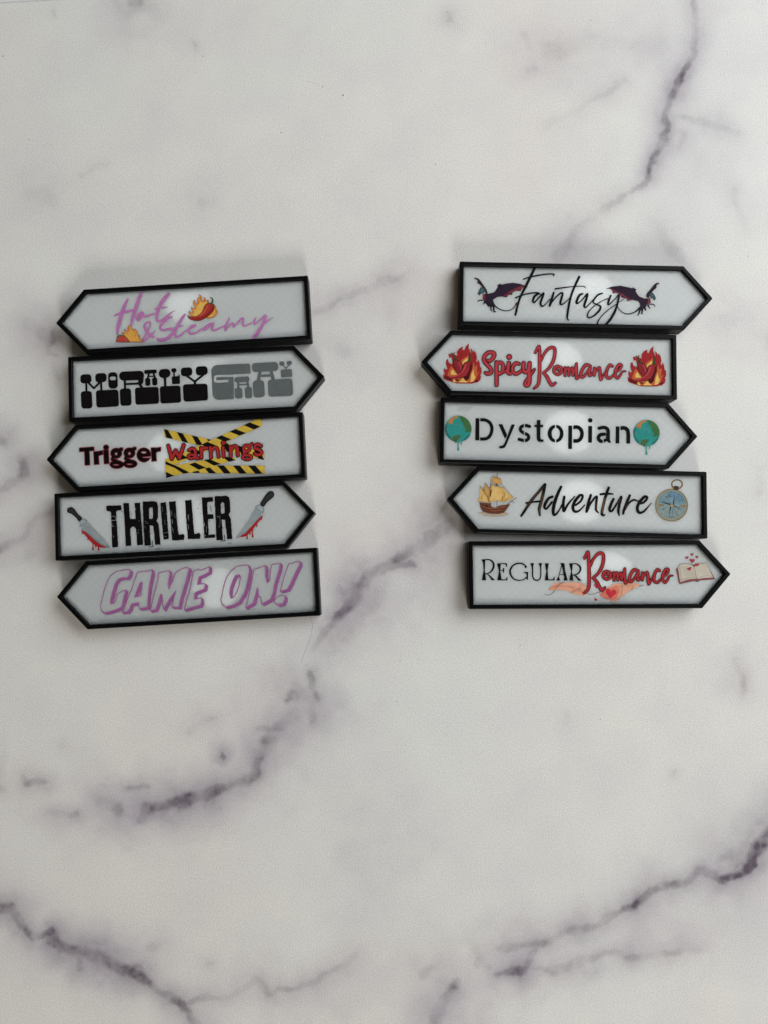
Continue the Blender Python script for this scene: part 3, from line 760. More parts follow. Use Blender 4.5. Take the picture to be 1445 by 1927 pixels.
    for sh in ws: two(sh, (170, 34, 36), (22, 8, 8), 1.35, 10)

# ---- 4. Thriller
def sign_thriller():
    S = Sign(1, POSE['thriller'], 'fourth sign of the left stack, pointing right, distressed black THRILLER between two bloody knives', (352, 974, .0120, .0104, .0006, 0.00105))
    G, H = Frame(120, 920, 200), Frame(300, 915, 225)
    K = (19, 17, 19)
    polys = [(G, [(580,238),(600,228),(780,225),(792,262),(785,288),(730,295),(718,315),(728,500),(745,790),(665,796),(655,500),(648,318),(635,305),(590,300)], None, []),
      (G, [(815,195),(890,192),(905,410),(985,410),(968,195),(1040,188),(1060,450),(1085,760),(1005,768),(990,545),(968,514),(930,514),(908,545),(922,772),(850,776),(835,500)], None, []),
      (G, [(1080,175),(1230,168),(1272,182),(1285,230),(1287,380),(1265,435),(1295,480),(1305,600),(1320,755),(1250,762),(1235,600),(1222,500),(1170,492),(1178,600),(1190,765),(1105,772),(1090,500)], [(1165,270),(1185,250),(1205,250),(1217,270),(1220,395),(1200,412),(1165,405)], []),
      (G, [(1320,190),(1395,182),(1405,300),(1432,680),(1362,690),(1345,500)], None, []),
      (H, [(122,188),(200,182),(215,400),(235,578),(250,588),(290,576),(308,598),(302,650),(160,655),(145,450)], None, []),
      (H, [(315,172),(392,165),(410,400),(425,570),(440,578),(485,563),(500,588),(495,635),(350,637),(330,400)], None, []),
      (H, [(517,138),(650,130),(652,182),(600,186),(582,200),(588,340),(655,338),(660,390),(592,398),(600,590),(675,580),(680,620),(550,630),(535,400)], None, []),
      (H, [(672,122),(810,115),(846,130),(858,190),(860,310),(842,345),(868,400),(875,500),(885,635),(825,640),(808,500),(800,405),(757,400),(762,500),(772,648),(695,650),(685,400)], [(745,210),(768,190),(790,205),(795,320),(778,335),(748,330)], [])]
    sc = {0: [G.st([(652,376),(700,370)],2.5), G.st([(650,432),(722,424)],3.5), G.st([(700,372),(718,415)],2.5), G.st([(660,465),(662,505)],2), G.st([(655,512),(690,508)],2.5), G.st([(680,640),(684,662)],3)],
          1: [G.st([(1015,440),(1040,436)],2), G.st([(1012,560),(1030,556)],2.5), G.st([(1010,610),(1020,580)],2), G.st([(962,300),(985,270)],4), G.st([(958,340),(978,335)],3)],
          2: [G.st([(1105,440),(1145,455)],2), G.st([(1110,465),(1160,470)],2), G.st([(1108,500),(1116,540)],2)],
          3: [G.st([(1345,240),(1352,300)],2), G.st([(1395,190),(1398,215)],3), G.st([(1400,340),(1412,345)],4), G.st([(1378,420),(1384,480)],2.5), G.st([(1368,600),(1420,592)],2.5), G.st([(1370,640),(1400,650)],2)],
          4: [H.st([(152,300),(158,360)],2), H.st([(160,400),(164,450)],2.5), H.st([(166,500),(172,560)],2), H.st([(190,330),(194,380)],1.5)],
          5: [H.st([(350,350),(354,400)],2.5), H.st([(358,340),(362,420)],1.5), H.st([(352,460),(356,520)],2)],
          6: [H.st([(548,440),(552,480)],2.5), H.st([(575,480),(572,560)],2), H.st([(560,590),(566,600)],3), H.st([(600,290),(650,300)],3)],
          7: [H.st([(735,350),(740,480)],2), H.st([(700,360),(735,378)],3), H.st([(725,480),(730,500)],3)]}
    for i, (fr, p, hole, _) in enumerate(polys):
        sh = fr.pg(p)
        if hole: sh = sub(sh, fr.pg(hole))
        S.put('letter', sub(Lvl(sh, 0.15, rough=0.55, rs=4.0), *sc[i]), K)
    S.put('ink_flecks', uni(G.st([(1160,790),(1225,782)],4), G.st([(1255,818),(1310,812)],2.5), G.st([(1210,705),(1213,782)],4), G.st([(1180,606),(1215,602)],2), G.el(795,308,6,6), G.st([(925,330),(930,360)],2),
        G.el(1070,244,4,4), H.st([(742,662),(805,658)],4), H.st([(835,690),(880,684)],2.5), H.st([(792,590),(795,650)],4), H.el(470,268,5,5), H.el(485,215,4,4), H.el(505,205,3,3), H.st([(620,235),(634,300)],3), H.el(612,420,6,6),
        H.el(765,250,4,8), H.el(505,335,3,5), H.st([(770,505),(790,502)],3)), K)
    def knife(fr, handle, bolster, blade, edge, blood, drips, what):
        b = S.put('knife_print', fr.pg(blade), (142, 152, 156), layer=2, label=what)
        S.put('blade_edge', inter(fr.pg(edge), fr.pg(blade)), (112, 122, 128), b, layer=3)
        S.put('blood', uni(fr.pg(blood, True), *[fr.st(d) for d in drips]), (168, 26, 32), b, layer=4)
        S.put('bolster', fr.pg(bolster), (128, 140, 146), b, layer=5)
        S.put('bolster_shine', Lvl(fr.pg(bolster), -1.6), (158, 168, 172), b, layer=6)
        S.put('handle', fr.pg(handle, True), (32, 30, 34), b, layer=7)
        S.put('handle_shine', Lvl(fr.pg(handle, True), -2.6), (52, 50, 54), b, layer=8)
    knife(G, [(50,292),(62,262),(105,248),(145,270),(200,340),(255,400),(215,440),(170,390),(110,340),(60,320)],
        [(215,445),(262,405),(325,425),(320,455),(270,480),(240,515),(215,512),(230,485)],
        [(262,470),(320,450),(430,560),(560,700),(640,797),(560,800),(470,775),(380,700),(300,600),(240,560),(265,525)],
        [(240,560),(300,570),(420,670),(520,750),(640,797),(560,805),(470,780),(380,705),(300,605)],
        [(245,560),(300,588),(380,655),(470,735),(580,795),(500,795),(430,765),(360,705),(290,622),(260,600)],
        [[(262,580,8),(262,604,10)],[(340,650,8),(335,690,8)],[(405,720,10),(403,770,7),(402,822,13)],[(440,760,8),(440,790,8)],[(475,780,9),(480,832,11)]], 'printed knife dripping blood beside the T')
    knife(H, [(1392,92),(1375,62),(1335,60),(1300,90),(1260,150),(1222,215),(1265,245),(1310,190),(1360,150),(1388,122)],
        [(1165,245),(1205,220),(1262,250),(1270,305),(1255,325),(1230,305),(1170,270)],
        [(1170,262),(1242,306),(1230,345),(1250,362),(1190,430),(1100,540),(980,610),(925,628),(1000,530),(1090,400)],
        [(1250,362),(1220,370),(1130,470),(1030,570),(925,628),(980,615),(1100,545),(1190,435)],
        [(1247,360),(1180,418),(1100,505),(1050,562),(975,610),(1040,605),(1100,562),(1150,502),(1200,435),(1247,385)],
        [[(1235,370,6),(1238,400,7)],[(1180,440,6),(1182,486,6)],[(1130,510,8),(1130,560,6),(1132,608,12)],[(1100,550,6),(1100,585,6)],[(1068,570,9),(1062,600,7),(1068,634,9)]], 'printed knife dripping blood near the arrow tip')

# ---- 5. Game On!
def sign_game():
    S = Sign(-1, POSE['game'], 'bottom sign of the left stack, pointing left, hollow purple GAME ON! cartoon lettering', (408, 1106, .0120, .0100, .0006, 0.00088))
    I, J = Frame(180, 1060, 220), Frame(395, 1045, 185)
    LT, PU = (190, 150, 184), (152, 88, 144)
    data = [(I, [(395,75),(435,84),(428,140),(400,180),(340,180),(290,192),(248,250),(215,360),(190,460),(192,500),(232,492),(260,440),(265,390),(300,358),(380,328),(352,440),(330,540),(290,560),(200,595),(120,612),(76,590),(65,520),(80,450),(110,330),(140,240),(190,150),(250,105),(330,85)], None),
     (I, [(520,110),(600,95),(640,100),(700,74),(705,120),(675,260),(655,420),(650,545),(545,560),(535,490),(450,505),(430,560),(400,600),(330,605),(360,550),(400,430),(450,320),(480,225)], [(560,235),(580,238),(570,330),(555,400),(488,416),(520,330)]),
     (I, [(780,120),(850,100),(915,90),(925,130),(905,250),(912,315),(960,200),(990,120),(1060,70),(1120,50),(1165,60),(1130,200),(1090,330),(1060,430),(1035,545),(945,540),(970,430),(995,345),(930,430),(880,510),(850,572),(832,510),(825,390),(808,385),(780,480),(750,572),(680,586),(715,430),(750,290),(775,210)], None),
     (I, [(1210,95),(1280,70),(1300,85),(1415,40),(1410,110),(1330,150),(1285,170),(1265,262),(1330,250),(1365,255),(1350,320),(1260,355),(1232,370),(1225,442),(1310,425),(1315,480),(1300,520),(1200,545),(1100,574),(1130,450),(1170,320),(1195,200)], None),
     (J, [(400,160),(480,148),(565,142),(590,200),(575,330),(545,460),(510,560),(440,680),(350,735),(240,760),(185,720),(165,650),(185,560),(210,440),(250,320),(320,225)], [(440,285),(455,320),(435,440),(400,540),(360,610),(318,630),(300,560),(310,480),(340,390),(380,300)]),
     (J, [(655,205),(730,180),(820,148),(830,200),(825,300),(850,402),(880,372),(895,220),(915,135),(970,125),(1040,115),(1030,200),(990,320),(960,430),(935,560),(900,650),(770,715),(750,620),(720,590),(705,480),(690,540),(650,700),(535,770),(570,620),(610,430),(635,290)], None),
     (J, [(1165,125),(1220,115),(1260,95),(1325,88),(1330,130),(1270,250),(1210,380),(1150,500),(1040,530),(1060,440),(1080,370),(1120,240)], None),
     (J, [(1000,610),(1060,580),(1110,600),(1110,650),(1080,710),(1010,730),(955,700),(960,650)], None)]
    for i, (fr, p, hole) in enumerate(data):
        sh = fr.pg(p)
        if hole: sh = sub(sh, fr.pg(hole))
        sh = Lvl(sh, 0.0, rough=0.35, rs=4.5)
        drop = uni(*[Lvl(sh, 0.7, (dx, dx * 0.82)) for dx in (0, 1.1, 2.2, 3.3, 4.4)])
        nm = 'letter' if i < 6 else 'exclamation_mark'
        o = S.put(nm, sub(Lvl(drop, 0.0), Lvl(sh, -0.7)), PU, layer=1 + 2 * (i % 3))
        S.put('letter_glow', sub(Lvl(sh, -0.65), Lvl(sh, -1.4)), LT, o, layer=1 + 2 * (i % 3))

# ---- 6. Fantasy
def sign_fantasy():
    S = Sign(1, POSE['fantasy'], 'topmost sign of the right stack, pointing right, thin black Fantasy script between two winged dragons', (1111, 548, .0135, .0096, .0016, 0.00118))
    K, F = Frame(885, 500, 180), Frame(1060, 500, 185)
    INK = (22, 22, 26)
    D1, D2, RD, TE = (34, 25, 36), (48, 34, 52), (122, 46, 56), (60, 98, 104)
    def dragon(fr, body, red, neck, head, chest, legs, tail, tip, veins, what):
        b = S.put('dragon_print', Lvl(fr.pg(body), 0.2), D1, layer=1, label=what)
        S.put('wing_skin', Lvl(fr.pg(body), -1.0), D2, b, layer=2)
        S.put('wing_edge', fr.pg(red), RD, b, layer=3)
        S.put('wing_bones', uni(*[fr.st(v) for v in veins]), (44, 28, 44), b, layer=4)
        S.put('far_wing', Lvl(fr.pg(neck, True), 0.15), (50, 34, 44), b, layer=2)
        S.put('head', Lvl(fr.pg(head), 0.25), (44, 52, 58), b, layer=3)
        S.put('head_crest', Lvl(fr.pg(head), -1.2), TE, b, layer=4)
        S.put('chest', fr.pg(chest), (124, 46, 54), b, layer=5)
        S.put('claws', uni(*[fr.st(v) for v in legs]), (34, 28, 36), b, layer=4)
        S.put('tail', fr.st(tail), (34, 46, 52), b, layer=3)
        if tip: S.put('tail_tip', fr.st(tip), (104, 42, 48), b, layer=5)
    dragon(K, [(250,430),(350,405),(385,360),(415,310),(395,298),(425,283),(455,268),(450,292),(540,270),(640,260),(740,275),(862,312),(800,322),(765,350),(750,380),(680,378),(630,405),(620,438),(570,440),(540,478),(470,465),(400,470),(340,510),(320,560),(340,580),(330,620),(280,615),(240,590),(200,540),(185,460),(220,420)],
        [(840,308),(800,325),(765,350),(750,376),(680,374),(630,400),(618,430),(570,436),(540,470),(470,462),(530,430),(600,380),(700,330),(780,300)],
        [(45,188),(85,185),(130,210),(180,280),(240,370),(250,425),(215,400),(180,330),(130,280),(95,258),(104,225)],
        [(185,320),(150,330),(125,370),(100,435),(125,420),(125,452),(150,420),(190,405),(228,385)],
        [(182,420),(215,440),(215,522),(175,500)],
        [[(190,520,8),(125,525,8),(104,548,5)],[(220,540,13),(188,580,7)],[(255,565,18),(262,608,12)],[(300,590,17),(305,670,9),(322,682,6)],[(345,600,15),(350,690,11),(376,692,6)]],
        [(325,540,14),(360,600,11),(430,655,9),(530,682,8),(620,660,7),(672,605,7)], [(672,605,7),(690,570,14),(705,560,5)],
        [[(440,300,5),(560,330,4),(740,300,3)],[(430,310,5),(530,400,4),(620,430,3)],[(420,320,5),(470,430,4),(530,470,3)]], 'printed dragon with purple wings left of the F')
    dragon(F, [(620,340),(700,310),(830,295),(950,320),(1010,335),(1015,316),(1035,335),(1068,348),(1050,365),(1080,420),(1110,455),(1190,485),(1240,480),(1230,560),(1200,610),(1140,655),(1100,640),(1120,600),(1120,560),(1090,520),(1010,500),(935,518),(920,480),(900,475),(850,468),(830,420),(770,395),(720,408),(715,365),(680,335)],
        [(660,332),(720,345),(800,390),(880,420),(940,470),(1010,498),(938,512),(922,478),(850,462),(832,418),(770,392),(722,402),(718,362)],
        [(1407,260),(1360,255),(1320,290),(1270,350),(1220,410),(1215,460),(1250,470),(1265,430),(1310,370),(1358,325),(1365,285)],
        [(1250,405),(1300,395),(1330,430),(1352,480),(1330,512),(1310,480),(1280,470)],
        [(1270,465),(1280,540),(1238,568),(1230,540),(1250,480)],
        [[(1262,565,9),(1320,570,7),(1340,600,5)],[(1238,580,13),(1262,626,7)],[(1190,620,15),(1202,652,10)],[(1120,640,15),(1100,712,9),(1080,726,6)],[(1155,640,12),(1146,710,9)]],
        [(1135,600,13),(1060,670,11),(980,705,9),(900,705,8),(830,660,7),(785,600,7)], [(785,610,6),(780,590,10)],
        [[(1000,340,5),(880,340,4),(720,330,3)],[(1010,350,5),(920,420,4),(850,460,3)],[(1030,370,5),(990,450,4),(940,505,3)]], 'printed dragon with purple wings right of the y')
    S.layer = 7
    S.put('letter', uni(K.st([(962,38,20),(900,170,20),(820,330,20),(750,470,17),(710,590,16),(685,690,17),(672,745,15)]),
        K.st([(790,205,9),(900,170,12),(1050,140,11),(1180,125,11),(1252,130,11),(1250,155,8)]), K.st([(675,485,12),(760,450,11),(850,425,11),(950,410,11),(1010,412,13),(1048,430,9)])), INK)
    S.put('letter', K.st([(1030,418,14),(965,460,18),(938,528,17),(960,555,13),(1020,490,11),(1098,415,15),(1080,480,17),(1052,565,17),(1075,612,13),(1120,590,9),(1195,505,8)]), INK, layer=8)
    S.put('letter', K.st([(1252,405,14),(1230,480,18),(1190,605,16),(1230,540,11),(1310,450,11),(1365,412,14),(1388,425,15),(1364,510,17),(1352,578,15),(1390,580,11),(1445,535,8),(1510,470,6)]), INK, layer=7)
    S.put('letter', uni(F.st([(225,165,19),(170,280,17),(120,400,17),(80,550,17),(55,700,17),(50,770,13),(70,802,8)]), Stroke(np.concatenate([K.pt([(1275,350,12),(1340,340,11)]), F.pt([(0,322,10),(100,310,8),(220,300,7),(300,305,7),(320,326,6)])]))), INK, layer=8)
    S.put('letter', F.st([(275,412,13),(225,440,18),(184,536,17),(205,553,11),(270,500,9),(345,415,15),(330,490,18),(298,588,17),(320,613,11),(380,560,9),(435,495,7)]), INK, layer=7)
    S.put('letter', F.st([(565,405,12),(500,430,13),(442,500,13),(434,542,11),(480,568,11),(538,600,15),(520,660,15),(450,730,13),(380,763,11),(347,740,11),(370,670,9),(450,590,8),(560,520,7),(650,482,7)]), INK, layer=8)
    S.put('letter', F.st([(690,440,14),(657,520,17),(652,570,13),(690,550,9),(760,480,8),(812,425,13),(800,500,15),(770,620,17),(720,730,19),(650,830,19),(580,884,16),(512,880,13),(497,840,11),(540,760,8),(640,660,7),(750,580,6),(850,510,5),(922,463,3)]), INK, layer=9)

# ---- 7. Spicy Romance
ROM = [('letter', [[(35,130,12),(75,65,12),(80,200,15),(78,380,15),(65,460,14),(35,495,11),(20,505,9)],[(95,215,11),(130,140,12),(180,85,14),(225,80,15),(240,120,15),(225,210,15),(180,290,13),(120,345,11)],[(120,345,11),(155,380,15),(185,440,16),(210,470,14),(240,455,11),(246,445,8)]]),
       ('letter', [[(270,272,13),(306,290,13),(308,335,13),(270,360,13),(232,335,13),(236,290,13),(270,272,13)],[(252,300,9),(290,325,9)]]),
       ('letter', [[(345,288,12),(346,372,12)],[(350,335,9),(373,290,10),(385,300,12),(386,370,12)],[(392,335,9),(414,292,10),(425,302,12),(426,368,11),(450,300,10),(466,246,11),(463,320,13),(467,400,13),(500,375,9)]]),
       ('letter', [[(610,268,11),(565,260,14),(526,310,14),(511,368,14),(532,388,12),(575,340,11),(610,288,11),(601,340,13),(607,373,11),(640,335,8)]]),
       ('letter', [[(655,292,12),(651,368,12)],[(658,345,9),(688,298,10),(708,290,11),(713,350,13),(719,413,13),(745,370,9),(772,330,8)]]),
       ('letter', [[(840,272,12),(812,262,13),(783,318,13),(778,378,13),(812,398,12),(850,368,9),(872,342,8)]]),
       ('letter', [[(870,342,9),(920,302,11),(935,262,12),(907,260,13),(877,310,13),(872,368,13),(896,398,12),(922,370,10),(945,332,8),(980,325,5)]])]
def romance(S, fr, fn, fill, edge, layer, grow=0.95):
    outs = []
    for nm, strokes in ROM:
        sh = uni(*[fr.st([(*fn(p[0], p[1]), p[2]) for p in st]) for st in strokes])
        o2 = S.put(nm, Lvl(sh, -0.3), fill, layer=layer + 1)
        S.put('letter_outline', Lvl(sh, grow), edge, o2, layer=layer)
        S.put('letter_shine', Lvl(sh, -1.5), tuple(min(255, int(c * 1.16)) for c in fill), o2, layer=layer + 2)
def fire_icon(S, M, mv):
    def pm(p, smooth=False): return Lvl(M.pg(p, smooth), 0.0, mv)
    def sm(*s): return Lvl(uni(*[M.st(k) for k in s]), 0.0, mv)
    fl = pm([(62,520),(57,462),(78,478),(66,420),(68,380),(92,402),(118,390),(93,320),(98,272),(122,255),(128,300),(165,328),(195,310),(165,230),(140,240),(128,190),(150,185),(168,205),(190,190),(215,155),(212,200),(250,215),(245,160),(275,115),(325,90),(318,130),(345,140),(370,80),(408,45),(402,100),(420,150),(440,190),(430,110),(450,130),(465,170),(475,140),(505,180),(515,240),(505,290),(528,300),(530,262),(550,300),(560,370),(575,370),(580,430),(560,490),(572,490),(560,545),(520,575),(440,590),(340,590),(240,588),(150,560),(90,540)])
    f = S.put('flame_print', Lvl(fl, 0.15), (160, 30, 34), layer=1, label='print of two chillies in red and orange flames')
    S.put('flame_core', pm([(130,430),(165,350),(240,440),(300,270),(330,255),(380,225),(400,200),(410,290),(450,350),(470,300),(490,360),(525,340),(515,400),(545,440),(520,480),(500,545),(400,578),(260,578),(150,545),(110,500)]), (192, 92, 38), f, layer=2)
    S.put('flame_core', uni(pm([(165,470),(160,430),(190,395),(215,440),(245,470)]), pm([(315,330),(325,290),(385,240),(395,275),(350,325)]), pm([(270,574),(325,515),(345,545),(395,576)]), pm([(425,572),(440,470),(468,395),(475,470),(495,500),(470,560)]), pm([(175,540),(200,530),(235,575),(200,570)])), (226, 186, 84), f, layer=3)
    S.put('flame_tongue', uni(sm([(300,150,7),(290,220,10),(310,280,5)]), sm([(480,220,8),(470,290,10)]), sm([(540,360,6),(520,440,9)]), sm([(100,320,6),(115,370,8)])), (150, 24, 30), f, layer=3)
    p2 = [(338,320),(385,295),(440,300),(455,350),(432,430),(380,480),(300,510),(200,520),(110,520),(78,490),(150,497),(230,487),(290,442),(325,380)]
    c1 = pm([(188,290),(215,268),(260,275),(300,310),(320,370),(310,430),(280,472),(250,440),(215,380)], True)
    a = S.put('chilli_print', Lvl(c1, 0.7), (48, 18, 20), layer=4, label='printed red chilli on the left of the pair')
    S.put('chilli_skin', Lvl(c1, -0.5), (140, 32, 40), a, layer=5)
    S.put('chilli_highlight', sm([(268,300,7),(295,350,7),(302,400,4)]), (186, 66, 70), a, layer=6)
    S.put('chilli_stem', sm([(170,182,10),(200,205,9),(212,240,13),(232,265,17)]), (54, 66, 42), a, layer=7)
    tipd = pm([(440,400),(405,520),(372,548),(335,500),(350,460)])
    c2 = Lvl(uni(M.pg(p2, True)), 0.0, mv)
    b = S.put('chilli_print', Lvl(uni(c2, tipd), 0.6), (52, 16, 20), layer=8, label='printed red chilli on the right of the pair')
    S.put('chilli_skin', Lvl(c2, -0.5), (158, 34, 42), b, layer=9)
    S.put('chilli_shade', uni(sm([(435,330,12),(425,410,16),(385,480,12),(372,525,8)]), sm([(95,500,5),(150,530,11),(190,545,7)])), (84, 18, 26), b, layer=10)
    S.put('chilli_highlight', sm([(365,330,8),(345,390,8),(300,445,6),(220,490,5),(140,500,3)]), (192, 70, 74), b, layer=10)
    S.put('chilli_stem', sm([(415,192,10),(426,230,11),(412,280,18)]), (54, 68, 40), b, layer=11)
    S.put('ember', uni(sm([(240,540,12),(265,548,9)]), sm([(498,552,10),(520,548,14)])), (92, 22, 24), f, layer=4)
def sign_spicy():
    S = Sign(-1, POSE['spicy'], 'second sign of the right stack, red Spicy Romance script between two flaming chilli pairs', (1046, 679, .0135, .0102, .0016, 0.00118))
    M, N = Frame(825, 640, 200), Frame(1000, 640, 260)
    RED, EDGE = (166, 44, 54), (52, 18, 22)
    h = 23
    spicy = [uni(M.st([(690,288,20),(738,240,h),(752,190,h),(720,166,h),(660,176,h),(615,230,h),(617,290,h),(660,340,h),(705,390,h),(708,438,h),(660,458,h),(632,445,19)]), M.st([(690,288,20),(655,272,14)])),
        uni(M.st([(783,305),(783,608)], 24), M.st([(790,312,20),(840,305,22),(870,340,22),(870,410,22),(838,452,22),(790,448,20)])),
        uni(M.st([(950,312,24),(940,380,25),(936,435,24),(965,458,20),(1000,432,18)]), M.el(955,228,33,33), M.st([(860,440,18),(905,425,15),(935,400,14)])),
        M.st([(1085,322,21),(1042,316,22),(1002,370,22),(1002,428,23),(1042,458,23),(1090,440,20),(1135,400,16)]),
        M.st([(1152,312,23),(1146,400,23),(1175,438,23),(1212,400,22),(1232,312,23),(1226,420,24),(1230,540,25),(1215,605,24),(1182,616,22),(1172,580,20),(1210,520,18),(1270,440,16),(1297,400,15)])]
    for sh in spicy:
        o = S.put('letter', Lvl(sh, -0.4), RED, layer=2)
        S.put('letter_outline', Lvl(sh, 1.15), EDGE, o, layer=1)
        S.put('letter_shine', Lvl(sh, -1.9), (190, 52, 62), o, layer=3)
    romance(S, N, lambda x, y: (x, y), RED, EDGE, 4)
    fire_icon(S, M, (0, 0)); fire_icon(S, M, (347.2, 5.5))

# ---- 8. Dystopian
def sign_dystopian():
    S = Sign(1, POSE['dystopian'], 'middle sign of the right stack, pointing right, black stencil Dystopian between two dripping globes', (1071, 812, .0135, .0112, .0018, 0.00118))
    O, P = Frame(830, 765, 210), Frame(1030, 770, 220)
    K = (18, 17, 18)
    def bar(fr, x, w, y0, y1): return fr.pg([(x - w, y0), (x + w, y0), (x + w, y1), (x - w, y1)])
    for sh in [uni(O.pg([(440,152),(488,152),(488,438),(434,438)]), sub(O.st([(480,172),(560,174),(618,205),(648,260),(646,330),(618,388),(570,418),(477,420)], 21), O.pg([(400,100),(500,100),(497,480),(400,480)]))),
        uni(O.pg([(735,228),(785,228),(850,372),(820,420)]), O.pg([(905,232),(950,232),(862,440),(838,500),(818,530),(790,543),(742,540),(750,508),(782,508),(806,490),(826,450)])),
        sub(O.st([(1138,258),(1080,246),(1030,265),(1022,308),(1060,342),(1110,365),(1128,400),(1105,434),(1060,438),(1003,424)], 21), bar(O, 1072, 6, 200, 500)),
        O.pg([(1232,175),(1280,175),(1280,236),(1315,236),(1312,268),(1280,268),(1278,400),(1284,420),(1300,428),(1322,427),(1318,456),(1290,460),(1258,456),(1238,440),(1230,410),(1230,265),(1200,265),(1202,238),(1232,236)]),
        sub(P.el(95,302,98,110), P.el(97,302,50,74), bar(P, 95, 7, 150, 450)),
        uni(P.pg([(252,203),(300,203),(298,492),(250,492)]), sub(P.st([(300,226),(365,222),(408,255),(421,305),(408,358),(370,390),(300,392)], 23), P.pg([(230,150),(314,150),(314,450),(230,450)]))),
        uni(P.pg([(498,207),(547,207),(545,413),(497,413)]), P.el(523,138,29,28)),
        sub(uni(P.st([(632,236,20),(690,225,21),(735,245,22),(744,290,23),(743,370,23),(762,404,14)]), P.st([(700,309,20),(650,316,22),(624,350,22),(640,388,22),(680,397,20),(725,375,18)])), P.pg([(676,345),(688,345),(690,440),(678,440)])),
        uni(P.pg([(838,213),(885,213),(882,423),(836,423)]), sub(P.st([(890,236),(945,232),(982,258),(993,310),(993,402)], 24), P.pg([(860,180),(898,180),(896,440),(860,440)])), P.pg([(969,380),(1017,380),(1017,425),(969,425)]))]:
        S.put('letter', sh, K, layer=1)
    def globe(mv, fade):
        def pm(s): return Lvl(s, 0.0, mv)
        g = S.put('globe_print', pm(O.el(215,290,172,172)), (26, 142, 134), layer=1, label='printed green and orange globe dripping paint')
        disc = Lvl(O.el(215,290,171,171), -0.1, mv)
        S.put('land', inter(pm(O.pg([(78,205),(110,165),(160,130),(215,115),(205,150),(170,158),(150,172),(142,228),(110,228),(100,208)])), disc), (190, 122, 58), g, layer=2)
        S.put('land', inter(pm(O.pg([(36,290),(60,262),(70,282),(84,292),(62,325),(60,345),(38,320)])), disc), (158, 122, 66), g, layer=2)
        S.put('land', inter(pm(Lvl(O.pg([(230,118),(310,125),(370,190),(395,260),(385,320),(340,335),(318,330),(300,345),(320,290),(290,265),(292,235),(262,200),(240,170)]), 0, rough=0.8, rs=4)), disc), (62, 108, 58), g, layer=2)
        S.put('land', inter(pm(Lvl(O.pg([(135,410),(150,380),(200,368),(245,374),(240,400),(215,420),(205,450),(170,460),(145,440)]), 0, rough=0.8, rs=4)), disc), (72, 104, 62), g, layer=2)
        S.put('sea_shade', inter(pm(uni(O.st([(60,230,14),(55,330,16),(110,420,16)]), O.st([(300,430,14),(360,370,12)]))), disc), (22, 108, 108), g, layer=3)
        S.put('sea_light', inter(pm(uni(O.st([(170,230,10),(250,250,14),(230,300,10)]), O.st([(240,430,9),(280,400,8)]))), disc), (52, 146, 138), g, layer=3)
        S.put('drip', pm(uni(O.st([(215,440,12),(213,510,8),(215,560,14)]), O.st([(258,440,11),(252,495,6)]), O.st([(185,450,10),(182,466,8)]))), (62, 150, 136), g, layer=2)
    globe((0, 0), 0); globe((354.2, 7.8), 1)
    S.put('print_streaks', uni(*[O.st([(170 + 28 * k + 20, 66 - abs(k - 3) * 4), (235 + 28 * k + 20, 2)], 1.6) for k in range(6)]), (142, 164, 138), layer=1, label='faint green stray print lines')

